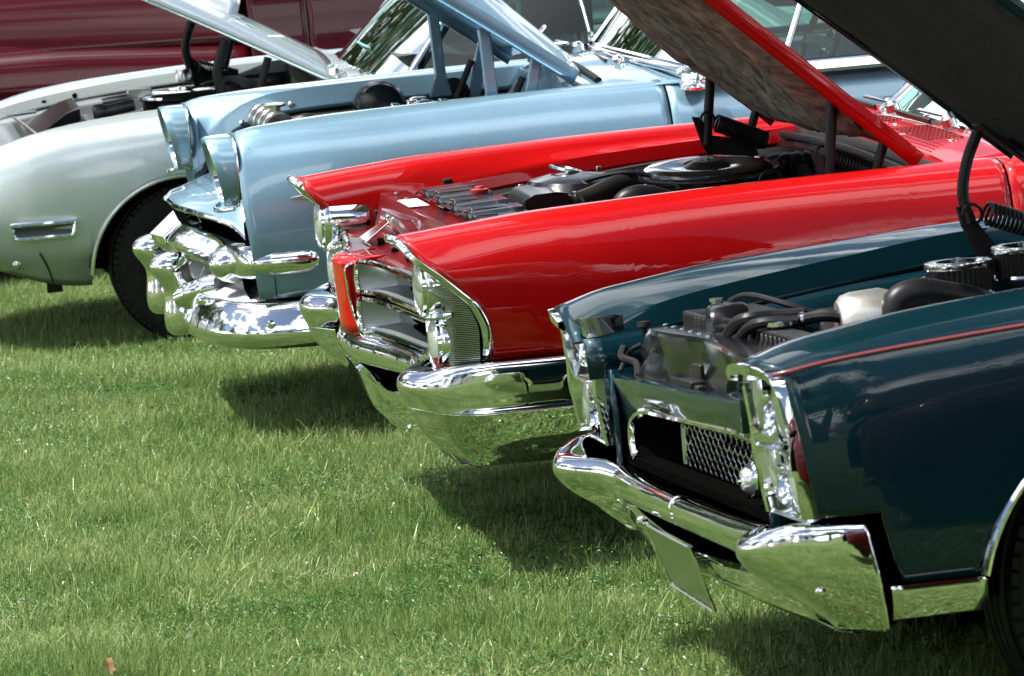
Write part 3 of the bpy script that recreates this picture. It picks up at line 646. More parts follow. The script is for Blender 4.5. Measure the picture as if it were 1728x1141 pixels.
# radiator support, catwalk, latch
sup = []
for y in np.linspace(-.60, .60, 41):
    f = abs(y)/.60; zt = .822-.055*max(0, f-.72)/.28-.006*f; xx = -.158-.012*math.cos(y*9)
    sup.append([(xx-.115, y, zt-.004), (xx-.03, y, zt+.002), (xx-.002, y, zt), (xx+.002, y, zt-.008), (xx-.004+.006*math.sin(y*22), y, zt-.05), (xx+.008+.012*math.sin(y*14+1), y, .73), (xx+.03, y, .70)])
rs = MB().grid(sup).build('radiator_support', 'gloss_black', T, solid=.003)
cat = [[(-.105-.03*(abs(y)/.62)**2, y, hz(y)-.010), (-.125, y, hz(y)-.016+.010*math.sin(y*17)**2), (-.150, y, .704+.012*math.sin(y*17)**2), (-.175, y, .700)] for y in np.linspace(-.62, .62, 61)]
MB().grid(cat).build('catwalk_panel', 'gloss_black', T, solid=.003)
lt = MB().box((-.135, -.02, .735), (.035, .10, .018)).box((-.150, -.02, .752), (.012, .06, .045)).box((-.13, .06, .728), (.02, .03, .02)); lt.build('hood_latch', 'satin_black', T, bevel=.004)
for y in np.linspace(-.42, -.05, 6): MB().lathe([(0, .004), (.006, .002), (.007, 0)], (-.185, y, .825), (0, 0, 1), 8).build('bolt', 'stainless', T)
for s, yy in ((-1, -.52), (1, .52)): MB().lathe([(0, .03), (.014, .028), (.016, .018), (.006, .014), (.006, 0)], (-.16, yy, .80), (0, 0, 1), 12).build('hood_stop', 'rubber', T)
MB().tube(cr([(-.165, -.57, .775), (-.145, -.60, .76), (-.130, -.61, .735), (-.118, -.60, .718)], 8), .006, 8).tube(cr([(-.13, -.60, .77), (-.12, -.585, .75), (-.145, -.56, .735), (-.14, -.53, .71)], 8), .009, 8).build('wiring_harness', 'satin_black', T)
rad = MB().box((-.29, .02, .76), (.06, .98, .16)); 
for k in range(28): rad.box((-.257, -.44+k*.034, .78), (.008, .010, .11))
rad.build('radiator', 'satin_black', T, bevel=.004)
MB().lathe([(.030, 0), (.034, .004), (.034, .012), (.020, .016), (.012, .022), (0, .023)], (-.298, .10, .843), (0, 0, 1), 20).build('radiator_cap', 'lid_silver', T)
MB().tube(cr([(-.205, -.12, .815), (-.215, -.02, .822), (-.225, .02, .85), (-.245, .05, .862), (-.30, .05, .862), (-.36, .06, .86)], 8), .014, 10).tube(cr([(-.215, -.06, .815), (-.225, .03, .82), (-.24, .07, .845), (-.26, .10, .855), (-.33, .12, .853)], 8), .012, 10).build('overflow_hose', 'hose_rubber', T)
MB().lathe([(.0, 0), (.05, .0), (.055, .01), (.055, .07), (.05, .08), (0, .08)], (-.205, -.12, .83), (-1, .1, 0), 20).build('washer_motor', 'gloss_black', T)
MB().tube(cr([(-.34, .10, .852), (-.38, .14, .860), (-.42, .16, .850), (-.43, .17, .82)], 8), .013, 10).build('upper_hose', 'hose_rubber', T)
sh = MB().grid([[(-.33-.10*v, .02+.30*math.cos(a)*(1-.1*v), .64+.205*math.sin(a)*(1-.15*v)) for a in np.linspace(R(20), R(160), 24)] for v in (0, .3, .6, 1)]); sh.build('fan_shroud', 'matt_black', T, solid=.004)
al = MB().lathe([(0, 0), (.05, .0), (.062, .012), (.066, .03), (.066, .09), (.058, .11), (.03, .12), (0, .12)], (-.41, .14, .835), (-1, .1, .06), 26); al.build('alternator', 'cast_metal', T)
MB().box((-.56, .0, .82), (.22, .26, .05)).box((-.75, 0, .74), (.55, .50, .16)).box((-.75, 0, .80), (.40, .20, .10)).build('engine_block', 'engine_metal', T, bevel=.012)
for s in (1, -1):
    MB().box((-.74, s*.26, .77), (.50, .13, .09), ('X', s*R(-28))).build('valve_cover', 'lid_silver' if s > 0 else 'cast_metal', T, bevel=.02, seg=3)
MB().tube(cr([(-.505, .20, .80), (-.507, .20, .845), (-.520, .20, .880), (-.560, .20, .892), (-.62, .19, .880), (-.70, .17, .855), (-.74, .15, .83)], 8), .030, 14).build('radiator_hose', 'hose_rubber', T)
MB().tube(cr([(-.64, .10, .86), (-.60, .10, .865), (-.595, .09, .90), (-.62, .07, .905)], 8), .008, 8).build('fuel_line', 'lid_silver', T)
def air_filter(x, y, z0, z1, r):
    a = bpy.data.objects.new('air_cleaner', None); COL.objects.link(a); a.parent = T; a.location = (x, y, z0)
    h = z1-z0; e = MB(); n = 72
    e.grid([[((r-.004*(k % 2))*math.cos(2*math.pi*k/n), (r-.004*(k % 2))*math.sin(2*math.pi*k/n), zz) for k in range(n)] for zz in (.0, h)], False, True); e.build('filter_element', 'satin_black', a, ang=10)
    MB().lathe([(r*1.03, 0), (r*1.06, .004), (r*1.03, .009), (0, .009)], (0, 0, -.006), (0, 0, 1), 40).build('base', 'chrome', a)
    MB().lathe([(r*1.05, -.004), (r*1.09, .002), (r*1.07, .010), (r*.95, .012), (r*.72, .010), (r*.60, .004), (r*.2, .003), (0, .003)], (0, 0, h), (0, 0, 1), 40).build('lid', 'lid_silver', a)
    MB().lathe([(.006, 0), (.006, .014), (0, .015)], (0, 0, h+.003), (0, 0, 1), 8).box((0, 0, h+.013), (.03, .006, .008)).build('wing_nut', 'stainless', a)
air_filter(-.715, 0.0, .868, .921, .067); air_filter(-.862, 0.0, .888, .941, .067); air_filter(-1.01, 0, .905, .958, .067)
MB().tube(cr([(-.74, .06, .86), (-.70, .12, .86), (-.66, .20, .85), (-.62, .24, .83)], 8), .014, 10).build('vacuum_hose', 'hose_rubber', T)
# hood and its hinges
TH, tpt = hood(T, '', -1.085, 1.115, math.atan2(.364, .444), 1.22, .675, .69, .03, 'teal_paint', 'black_insulation', lip=.03, padthick=.012, seed=4, padin=.03, under='satin_black', ucrown=.012)
for s in (1, -1):
    h = bpy.data.objects.new('hood_hinge', None); COL.objects.link(h); h.parent = T
    MB().tube(cr([(-.970, s*.60, 1.165), (-.940, s*.60, 1.10), (-.925, s*.60, 1.03), (-.938, s*.60, .965)], 8), .0135, 10).build('arm', 'satin_black', h)
    MB().extrude([(-.905, s*.605, 1.005), (-.93, s*.605, .995), (-.985, s*.605, .92), (-1.06, s*.605, .83), (-1.04, s*.605, .80), (-.96, s*.605, .86), (-.915, s*.605, .96)], (0, -s*.012, 0)).build('bracket', 'satin_black', h, bevel=.003)
    coil((-.965, s*.57, .985), (-1.12, s*.57, .925), .024, 16, .0042).build('spring', 'satin_black', h)
    MB().tube([(-.935+.022*math.cos(a), s*.575, .985+.022*math.sin(a)) for a in np.linspace(0, R(250), 14)], .004, 6).build('spring_hook', 'satin_black', h)
    MB().box((-1.03, s*.60, 1.135), (.16, .05, .018), ('Y', -math.atan2(.364, .444))).build('hood_bracket', 'satin_black', h, bevel=.004)
    MB().lathe([(.008, 0), (.008, .014), (0, .015)], (-.905, s*.58, 1.215), (-.5, 0, -.8), 8).build('bolt', 'stainless', h)

def clamp(root, x, y, z, axis, r): MB().lathe([(r, -.005), (r+.0025, -.004), (r+.0025, .004), (r, .005)], (x, y, z), axis, 20).build('hose_clamp', 'stainless', root)
clamp(T, -.506, .20, .835, (0, 0, 1), .0305); clamp(T, -.72, .16, .846, (-1, -.3, -.5), .0305); clamp(T, -.345, .105, .853, (-1, .3, .1), .0135); clamp(T, -.428, .168, .835, (0, 0, 1), .0135)
for k in range(4):
    MB().tube(cr([(-.60-.07*k, .33, .74), (-.60-.07*k, .30, .80), (-.63-.06*k, .22, .845-.01*k), (-.75-.03*k, .10, .86), (-.92, .02+.02*k, .86)], 8), .0045, 6).build('plug_wire', 'red_plastic' if k % 2 else 'hose_rubber', T)
MB().tube(cr([(-.20, -.50, .80), (-.28, -.54, .79), (-.45, -.60, .80), (-.65, -.625, .80), (-.85, -.63, .83)], 8), .010, 8).build('wiring_loom', 'satin_black', T)
for x in (-.33, -.55, -.76): MB().box((x, -.625, .80), (.014, .012, .026)).build('loom_clip', 'stainless', T, bevel=.002)
MB().box((-.34, -.44, .76), (.17, .24, .16)).build('battery', 'satin_black', T, bevel=.008)
for y in (-.50, -.38): MB().lathe([(.012, 0), (.012, .016), (.016, .018), (.016, .024), (0, .025)], (-.32, y, .84), (0, 0, 1), 12).build('battery_terminal', 'stainless', T)
MB().tube(cr([(-.32, -.38, .865), (-.34, -.30, .88), (-.40, -.20, .86), (-.5, -.15, .82)], 8), .007, 8).build('battery_cable', 'hose_rubber', T)

# ================================================================== red sedan
Q = car_root('bright red car with open hood and large black air cleaner, behind the teal car', -.428, 11.496, .1823, .0256, .0172)
rk_ = []
for x, zl, zt, zo in ((0, .765, .893, .872), (-.08, .765, .901, .876), (-.16, .770, .909, .882), (-.20, .790, .912, .885), (-.25, .812, .917, .889), (-.33, .826, .923, .894), (-.50, .857, .930, .902), (-.85, .889, .940, .912), (-1.15, .903, .944, .916), (-1.55, .918, .946, .918)):
    wd = pchip([-1.5, -.5, 0], [0, -.004, -.022], [x])[0]
    rk_.append((x, [(.752, zl-.045), (.762, zl), (.762, zl), (.785, zt-.035), (.815, zt-.006), (.86, zt), (.925+wd, zt-.010), (.962+wd, zo-.022), (.984+wd, .82), (.997+wd, .73), (.992+wd, .64), (.975+wd, .56)]))
rk_ += [(-2.7, [(p[0], p[1]) for p in rk_[-1][1]]), (-3.6, [(p[0], p[1]+.01) for p in rk_[-1][1]]), (-4.7, [(p[0]*.92, p[1]-.04) for p in rk_[-1][1]])]
rk_ = [(x, q[:-1]+[(q[-1][0], q[-1][1]) if x > -.3 else (.955, .40)]) for x, q in rk_]
R_AR = [(-.93, .34, .39), (-3.75, .34, .36)]
def r_fe(z): return pchip([.57, .648, .717, .760, .799, .846, .895], [-.190, -.193, -.170, -.130, -.088, -.035, .004], [z])[0]
_rf = {}
def r_warp(x, y, z):
    k = round(z, 3)
    if k not in _rf: _rf[k] = r_fe(z)
    w = max(0, 1+x/.55); kin = 1 if y > .80 else .75
    return (x+w*_rf[k]*kin, y, z)
rb = arch_bottom(lambda x: .578 if x > -.40 else (.578-min(1, (-.40-x)/.04)*.20), R_AR)
fd = side_loft(rk_, 0, -1.55, 6, rb, r_warp, arches=R_AR[:1])
pair(fd, 'fender', 'red_paint', Q, solid=.004)
pair(side_loft(rk_, -1.556, -2.85, 6, lambda x: .40), 'door', 'red_paint', Q, solid=.004)
pair(side_loft(rk_, -2.856, -4.7, 6, arch_bottom(lambda x: .40, R_AR[1:]), arches=R_AR[1:]), 'quarter_panel', 'red_paint', Q, solid=.004)
deck(Q, rk_, -3.75, -4.7, 'red_paint'); tail(Q, rk_, 'red_paint')
# dark inset band under the fender, above the bumper
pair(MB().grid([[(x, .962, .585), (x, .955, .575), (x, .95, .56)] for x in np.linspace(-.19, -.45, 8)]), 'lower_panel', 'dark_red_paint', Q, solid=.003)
# bright fin along the leading edge of the fender
fz = np.linspace(.892, .580, 40); fin = []
for z in fz:
    x = r_fe(z); y = pchip([.58, .64, .73, .82, .87, .893], [.958, .972, .977, .965, .940, .885], [z])[0]
    t = pchip([.58, .86, .892], [.011, .013, .010], [z])[0]
    fin.append([(x-.012, y+.003, z), (x+.002, y+.009, z+.003), (x+t, y+.004, z), (x+t+.001, y-.012, z-.002), (x+.002, y-.03, z-.006), (x-.03, y-.045, z-.006)])
tipc = [(.020, .855, .893), (.016, .80, .892)]
pair(MB().grid(fin), 'fender_fin', 'chrome', Q, solid=.002, ang=60)
tf_ = cr([(.004, .905, .893), (.016, .875, .896), (.016, .845, .893), (-.004, .812, .880), (-.040, .792, .850), (-.095, .780, .805), (-.150, .776, .768)], 6)
pair(MB().tube(tf_, [.007+.004*math.sin(math.pi*i/(len(tf_)-1)) for i in range(len(tf_))], 8), 'fin_inner_edge', 'chrome', Q)
# headlight barrels
for z, xf, nm in ((.765, -.058, 0), (.622, -.086, 1)):
    pr = [(.070, -.018), (.074, -.004), (.080, .0), (.086, -.006), (.088, -.02), (.088, -.10), (.086, -.13)]
    pair(MB().lathe(pr, (xf, .84, z), (1, 0, 0), 44), 'headlight_barrel', 'chrome', Q, ang=50)
    headlamp(Q, xf+.002, .84, z, .069)
pair(MB().tube(cr([(-.055, .915, .694), (-.075, .935, .697), (-.105, .945, .700), (-.125, .948, .704)], 6), [.004]+[.012]*17+[.006], 10, flat=(.7, 1)), 'barrel_spear', 'chrome', Q) if False else None
sp_ = cr([(-.058, .905, .693), (-.080, .930, .696), (-.112, .942, .700)], 6)
pair(MB().tube(sp_, [.003+.010*math.sin(math.pi*(.12+.75*i/(len(sp_)-1))) for i in range(len(sp_))], 10), 'barrel_spear', 'chrome', Q)
# ribbed bright panel behind the lamps: one moulded grille of ribs
rp_ = MB(); 
for k in range(46):
    z = .562+k*.0046
    if z > .775: break
    x0 = max(-.104, r_fe(z)+.07) if z > .72 else -.104
    x1 = min(r_fe(z)+.018, x0-.008)
    P_ = [(x0+.004, .918), (x0-.006, .934), ((x0+x1)/2, .948), (x1, .952)]
    for zz, o in ((z, 0),):
        rp_.grid([[(px, py+(0 if i in (0, 3) else .004), z+dz) for px, py in P_] for i, dz in enumerate((0, .0010, .0030, .0042))])
pair(rp_, 'ribbed_panel', 'ribbed_chrome', Q, ang=20)
for s in (1, -1):
    MB().box((-.17, s*.86, .68), (.10, .16, .20)).build('headlight_housing', 'matt_black', Q)
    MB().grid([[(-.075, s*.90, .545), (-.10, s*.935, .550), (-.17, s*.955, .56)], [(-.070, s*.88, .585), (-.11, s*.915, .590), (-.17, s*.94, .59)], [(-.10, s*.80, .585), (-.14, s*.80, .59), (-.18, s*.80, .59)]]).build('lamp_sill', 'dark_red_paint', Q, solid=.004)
# centre nose and split grille
nose = [[(x, y, z) for x, y, z in ((-.055, -.10, z), (-.004, -.105, z), (.012+.012*(z-.56)/.2, -.085, z), (.022+.012*(z-.56)/.2, -.03, z), (.022+.012*(z-.56)/.2, .03, z), (.012+.012*(z-.56)/.2, .085, z), (-.004, .105, z), (-.055, .10, z))] for z in np.linspace(.558, .748, 8)]
nose.append([(x-.012, y*.95, .756) for x, y, z in nose[-1]]); nose.append([(x*.3-.075, y*.9, .760) for x, y, z in nose[-1]])
MB().grid(nose).build('centre_nose', 'red_paint', Q, solid=.004)
pair(MB().tube(cr([(-.006, -.108, .56), (.010, -.106, .62), (.020, -.104, .70), (.020, -.104, .742), (.002, -.108, .752)], 6), .006, 8, flat=(.6, 1.4)), 'nose_trim', 'chrome', Q)
def gx(y): return pchip([.10, .22, .40, .66], [-.004, -.040, -.066, -.098], [abs(y)])[0]
def gzt(y): return pchip([.10, .16, .22, .66], [.750, .762, .762, .748], [abs(y)])[0]
for s in (1, -1):
    g = bpy.data.objects.new('grille', None); COL.objects.link(g); g.parent = Q
    for zlo, zhi, nm in ((None, None, 0), (None, None, 1)):
        loop = []
        def edge(y, top): 
            zt = gzt(y); zb = .574; zm = (zt+zb)/2
            return (zt-.004 if top else zm+.010) if nm == 0 else (zm-.010 if top else zb)
        ya = np.linspace(.115, .665, 18)
        for y in ya: loop.append((gx(y), s*y, edge(y, True)))
        for y in ya[::-1]: loop.append((gx(y), s*y, edge(y, False)))
        loop = np.array(cr(loop, 2, closed=True))
        MB().tube(loop, .0075, 8, closed=True).build('trim', 'chrome', g)
        cen = loop.mean(0); back = (loop-cen)*np.array([1, .94, .55])+cen+np.array([-.10, s*.03, -.004])
        MB().grid([loop, loop*.45+back*.55, back], False, True).build('recess', 'grille_silver', g, ang=50)
        bk = MB(); bk.f.append(tuple(range(len(back)))); bk.v = [tuple(p) for p in back]; bk.build('back_plate', 'grille_silver', g)
        for k in range(2):
            yl = s*(.50); MB().box((back[:, 0].mean()+.035, yl, cen[2]+(.012-.02*k)), (.05, .20, .010)).build('slot', 'matt_black', g, bevel=.002)
# bumper
bq = bpy.data.objects.new('front_bumper', None); COL.objects.link(bq); bq.parent = Q
fr = [(-.075, .566), (-.03, .562), (-.006, .550), (.004, .530), (.000, .508), (-.012, .492), (-.05, .478)]
def pf(dz, k=1, dd=0): return [(o*k, z+dz) for o, z in fr]
sd_ = [(-.03, .577), (-.006, .578), (.000, .570), (.003, .540), (.0035, .500), (.003, .468), (.007, .456)]
blend = lambda a, b2, t: [(p[0]*(1-t)+q[0]*t, p[1]*(1-t)+q[1]*t) for p, q in zip(a, b2)]
mid = blend(pf(0), sd_, .5)
tip = [(-.065, .562), (-.045, .560), (-.015, .556), (.004, .540), (.008, .520), (-.002, .492), (-.012, .470)]
keys = [((.026, 0), pf(.0)), ((.018, .12), pf(0)), ((-.020, .30), pf(0)), ((-.052, .48), pf(0)), ((-.058, .62), pf(0, 1.05)), ((-.038, .72), blend(pf(0), tip, .4)), ((-.002, .79), tip), ((.012, .85), tip), ((-.010, .925), tip), ((-.065, .985), blend(tip, sd_, .55)), ((-.13, 1.012), blend(tip, sd_, .9)), ((-.22, 1.022), sd_), ((-.34, 1.026), sd_), ((-.50, 1.022), sd_)]
up = sweep_keys(keys, 110)
for a in (up, up.mir()): a.build('bar', 'bumper_chrome', bq, solid=.003, ang=60)
# lower half of the wrap-around ends
le = [(.007, .456), (.003, .448), (-.012, .420), (-.040, .375), (-.085, .335), (-.14, .305)]
lt_ = [(-.012, .470), (-.016, .455), (-.03, .425), (-.060, .385), (-.10, .350), (-.14, .325)]
lk = [((-.045, .70), lt_), ((-.004, .79), lt_), ((.012, .85), lt_), ((-.010, .925), lt_), ((-.065, .985), blend(lt_, le, .5)), ((-.13, 1.012), blend(lt_, le, .9)), ((-.22, 1.022), le), ((-.34, 1.026), le), ((-.50, 1.022), le)]
lo = sweep_keys(lk, 70)
for a in (lo, lo.mir()): a.build('bumper_end', 'bumper_chrome', bq, solid=.003)
va = []
for y in np.linspace(-.78, .78, 61):
    a = abs(y); x = pchip([0, .10, .14, .40, .78], [-.012, -.014, -.030, -.045, -.060], [a])[0]; zt = pchip([0, .10, .14, .40, .78], [.452, .448, .432, .428, .425], [a])[0]
    va.append([(x-.06, y, zt-.006), (x-.012, y, zt+.003), (x, y, zt-.003), (x-.004, y, zt-.012), (x-.022, y, .385), (x-.040, y, .34), (x-.075, y, .30), (x-.13, y, .282)])
MB().grid(va).build('valance', 'bumper_chrome', bq, solid=.003)
MB().box((-.12, 0, .45), (.06, 1.3, .08)).build('air_gap', 'matt_black', Q)
for s in (1, -1):
    for (x, y, z) in ((-.075, .965, .452), (-.20, 1.016, .443), (-.32, 1.020, .443)): MB().lathe([(0, .008), (.008, .006), (.011, 0)], (x, s*y, z-.012), (.1, s, -.1), 12).build('bolt', 'chrome', bq)
    MB().lathe([(0, .008), (.008, .006), (.011, 0)], (-.085, s*.32, .33), (1, 0, -.2), 12).build('bolt', 'chrome', bq)
arch_trim(Q, -.93, .34, .393, .997, 20, 165)
wheel_well(Q, -.93, .34, .40, .96, .62)
for xw in (-.93, -3.75):
    for s in (1, -1): wheel(Q, xw, s*.80, .335-(.0 if s > 0 else .03), .335, .2, s < 0)
MB().box((-2.5, 0, .38), (4.0, 1.55, .10)).build('underbody', 'matt_black', Q)
# engine bay
MB().box((-.80, 0, .52), (1.45, 1.48, .02)).build('engine_bay_floor', 'matt_black', Q)
for s in (1, -1):
    q = MB().grid([[(x, s*.752, zt), (x, s*.73, zt-.03), (x, s*.70, .72), (x, s*.62, .53)] for x, zt in zip(np.linspace(-.24, -1.45, 14), pchip([-1.5, -.85, -.5, -.33, -.24], [.872, .842, .812, .782, .768], np.linspace(-.24, -1.45, 14)))])
    q.build('inner_fender', 'satin_black', Q, solid=.003)
    for xb2, zb2 in ((-.215, .775), (-.42, .845)):
        MB().box((xb2, s*.758, zb2), (.028, .022, .038)).build('hood_bumper', 'rubber', Q, bevel=.005)
pan = [[(-.062-.03*(abs(y)/.7), y, .745), (-.13, y, .742), (-.19, y, .750), (-.205, y, .80), (-.215, y, .846), (-.29, y, .848)] for y in np.linspace(-.70, .70, 25)]
MB().grid(pan).build('radiator_support', 'dark_red_paint', Q, solid=.003, ang=25)
for y in (-.35, -.12, .12, .35):
    MB().box((-.15, y, .752), (.02, .028, .014)).build('grille_clip', 'satin_black', Q, bevel=.003)
MB().box((-.155, .04, .800), (.012, .045, .13), ('Y', R(30))).box((-.155, -.04, .800), (.012, .045, .13), ('Y', R(30))).build('latch_brace', 'lid_silver', Q, bevel=.003)
MB().box((-.185, .10, .775), (.05, .05, .05)).box((-.17, .16, .765), (.04, .03, .03)).build('hood_latch', 'satin_black', Q, bevel=.006)
MB().extrude([(-.10, -.42, .752), (-.10, -.30, .752), (-.16, -.28, .80), (-.185, -.28, .815), (-.185, -.42, .80)], (0, 0, .006)).build('latch_plate', 'lid_silver', Q, bevel=.002)
MB().box((-.245, -.32, .8500), (.055, .20, .002)).build('paper_label', 'white_paper', Q)
cvr = MB().grid([[(x, y, z+.008*(1 if (int((y+.6)*9) % 2) else 0)) for y in np.linspace(-.52, .52, 60)] for x, z in ((-.285, .852), (-.30, .862), (-.40, .866), (-.44, .868))]); cvr.build('radiator_cover', 'gloss_black', Q, solid=.003, ang=30)
for k, y in enumerate((-.30, -.05, .20)):
    MB().box((-.36, y, .868), (.11, .07, .02)).box((-.33, y+.11, .864), (.07, .03, .012)).build('cover_rib', 'gloss_black', Q, bevel=.009, seg=3)
MB().lathe([(.022, 0), (.024, .006), (.024, .014), (.014, .016), (.012, .022), (0, .023)], (-.40, -.14, .876), (0, 0, 1), 18).build('radiator_cap', 'red_plastic', Q)
bt = MB().grid(np.array([[(-.455, y*.6, .845), (-.475, y*.9, .875), (-.50, y, .889), (-.56, y, .891), (-.59, y, .885), (-.60, y, .84), (-.60, y, .78)] for y in np.linspace(-.13, .13, 8)])); bt.extrude([(-.455, .13, .80), (-.475, .13, .872), (-.50, .13, .888), (-.59, .13, .885), (-.60, .13, .78)], (0, -.004, 0)).build('intake_duct_box', 'gloss_black', Q, ang=30)
MB().lathe([(.0, .030), (.02, .028), (.09, .022), (.14, .008), (.16, -.02), (.16, -.12)], (-.68, -.14, .882), (-.06, 0, 1), 36).build('washer_reservoir', 'gloss_black', Q)
MB().tube([(-.655+.03*math.cos(a)*1.3, -.20+.07*math.sin(a), .915+.01*math.cos(a)) for a in np.linspace(0, 2*math.pi, 24)[:-1]], .006, 6, closed=True).build('filler_ring', 'stainless', Q)
MB().tube(cr([(-.60, .10, .848), (-.68, .06, .865), (-.76, .02, .885), (-.82, .0, .885)], 8), .028, 14).build('intake_snorkel', 'satin_black', Q)
MB().tube(cr([(-.70, .22, .80), (-.72, .22, .855), (-.75, .22, .868), (-.80, .20, .862), (-.86, .18, .84)], 8), .030, 14).build('radiator_hose', 'hose_rubber', Q)
ac = bpy.data.objects.new('air_cleaner', None); COL.objects.link(ac); ac.parent = Q; ac.location = (-1.005, 0, .838); ac.rotation_euler = (R(-3.2), 0, 0)
MB().lathe([(.18, -.02), (.190, -.01), (.197, .0), (.197, .048), (.206, .050), (.2075, .055), (.206, .061), (.196, .063)], (0, 0, 0), (0, 0, 1), 72).build('body', 'gloss_black', ac)
MB().lathe([(.203, .062), (.196, .066), (.186, .061), (.178, .058), (.176, .060), (.172, .070), (.160, .076), (.120, .078), (.075, .073), (.065, .072)], (0, 0, 0), (0, 0, 1), 72).build('lid', 'lid_black', ac)
MB().lathe([(.066, .072), (.050, .080), (.040, .086), (.018, .086), (0, .084)], (0, 0, 0), (0, 0, 1), 40).build('centre_cap', 'satin_black', ac)
MB().lathe([(.007, 0), (.007, .01), (0, .011)], (0, 0, .084), (0, 0, 1), 8).box((0, 0, .094), (.035, .006, .008)).build('wing_nut', 'stainless', ac)
MB().box((-1.0, 0, .70), (.75, .46, .20)).build('engine_block', 'engine_metal', Q, bevel=.03)
for s in (1, -1): MB().box((-.98, s*.30, .76), (.62, .14, .10), ('X', s*R(-25))).build('valve_cover', 'gloss_black', Q, bevel=.02, seg=3)
MB().lathe([(.0, .10), (.05, .10), (.075, .09), (.085, .06), (.085, .0)], (-1.42, .42, .82), (1, 0, 0), 28).build('brake_booster', 'satin_black', Q)
MB().tube([(-1.10+.03*math.cos(a), .32, .885+.03*math.sin(a)) for a in np.linspace(R(-10), R(200), 16)], .004, 6).build('wire_loop', 'satin_black', Q)
for k in range(5): MB().tube(cr([(-1.18-.03*k, -.4+.1*k, .86), (-1.24, -.2+.1*k, .90+.01*k), (-1.32, .0+.08*k, .88), (-1.38, .1+.05*k, .86)], 8), .008, 6).build('hose', 'hose_rubber', Q)
# firewall, cowl, weather seal
MB().grid([[(-1.455, y, .925+.015*(1-(y/.75)**2)), (-1.45, y, .86), (-1.43, y, .70), (-1.43, y, .5)] for y in np.linspace(-.75, .75, 17)]).build('firewall', 'satin_black', Q, solid=.003)
cow = []
for y in np.linspace(-.76, .76, 31):
    c_ = 1-(y/.76)**2; cow.append([(-1.46-.02*c_, y, .862), (-1.468-.02*c_, y, .905+.018*c_), (-1.475-.02*c_, y, .925+.020*c_), (-1.55, y, .940+.020*c_), (-1.62, y, .945+.022*c_), (-1.70-.01*c_, y, .948+.024*c_)])
MB().grid(cow).build('cowl', 'red_paint', Q, solid=.004)
for yc in (-.36, .22):
    lv = MB()
    for i in range(9):
        for k in range(10): 
            y = yc-.16+k*.036; x = -1.515-i*.012; lv.box((x, y, .9455+.021*(1-(y/.76)**2)+.0022*(x < -1.0)), (.004, .022, .003))
    o = lv.build('cowl_vent', 'vent_red', Q); o['kind'] = 'stuff'
sl = MB().tube(cr([(-1.40, -.70, .905), (-1.425, -.45, .908), (-1.44, -.1, .905), (-1.44, .3, .895), (-1.43, .62, .888), (-1.415, .72, .888)], 8), .011, 8); sl.build('weather_seal', 'seal_rubber', Q)
MB().grid([[(-1.385, y, .875), (-1.41, y, .897), (-1.44, y, .893)] for y in np.linspace(-.72, .72, 9)]).build('plenum_flange', 'satin_black', Q, solid=.003)
greenhouse(Q, dict(xb=-1.665, bow=.06, zb=.968, yb=.78, xt=-2.16, zt=1.36, yt=.62, xr=-3.2, xrb=-3.8, zside=.955, yside=.88), 'red_paint', glass='clear_glass')
interior(Q, -1.78, .42, 'interior_dark')
def wiper(root, x, y, z, yaw, tilt, ln=.42, piv=.16, mat='stainless'):
    w = bpy.data.objects.new('wiper', None); COL.objects.link(w); w.parent = root; w.location = (x, y, z); w.rotation_euler = (0, tilt, yaw)
    MB().lathe([(.022, -.01), (.022, .012), (.014, .022), (0, .024)], (0, 0, 0), (0, 0, 1), 16).build('pivot', mat, w)
    MB().extrude([(0, -.010, .010), (0, .010, .010), (-.006, ln*.62, .018), (-.018, ln*.62, .018)], (0, 0, .007)).build('arm', mat, w, bevel=.002)
    MB().box((-.03, ln*.66, .010), (.010, ln*.9, .010)).box((-.03, ln*.66, .002), (.004, ln*.92, .010)).build('blade', 'satin_black', w, bevel=.002)
wiper(Q, -1.635, .20, .985, R(178), R(-18)); wiper(Q, -1.64, -.36, .985, R(178), R(-18))
# hood
QH, qpt = hood(Q, '', -1.405, .962, math.atan2(.413, .456), 1.36, .735, .74, .02, 'red_paint', 'brown_insulation', lip=.045, padthick=.045, sag=.03, seed=9, padin=.05, under='dark_red_paint', ucrown=.0)
for s in (1, -1):
    h = bpy.data.objects.new('hood_hinge', None); COL.objects.link(h); h.parent = Q
    MB().tube([(-1.165, s*.66, .90), (-1.192, s*.66, 1.12)], .0145, 12).build('arm', 'satin_black', h)
    MB().tube([(-1.290, s*.66, .915), (-1.325, s*.66, 1.005)], .0135, 12).build('arm', 'satin_black', h)
    MB().extrude([(-1.125, s*.665, .985), (-1.155, s*.665, .98), (-1.165, s*.665, .93), (-1.30, s*.665, .90), (-1.33, s*.665, .82), (-1.20, s*.665, .80), (-1.15, s*.665, .90)], (0, -s*.012, 0)).build('bracket', 'satin_black', h, bevel=.003)
    coil((-1.185, s*.62, .965), (-1.33, s*.62, .90), .023, 18, .0042).build('spring', 'satin_black', h)
    MB().tube([(-1.165+.02*math.cos(a), s*.63, .975+.022*math.sin(a)) for a in np.linspace(0, R(220), 14)], .004, 6).build('spring_hook', 'satin_black', h)
    MB().tube(cr([(-1.25, s*.66, 1.045), (-1.27, s*.66, 1.058), (-1.30, s*.66, 1.035), (-1.33, s*.66, 1.0)], 6), .014, 8).build('hood_bracket', 'satin_black', h)
    MB().lathe([(.014, -.012), (.014, .012), (0, .013)], (-1.17, s*.68, .915), (0, s, 0), 12).build('pivot_bolt', 'satin_black', h)

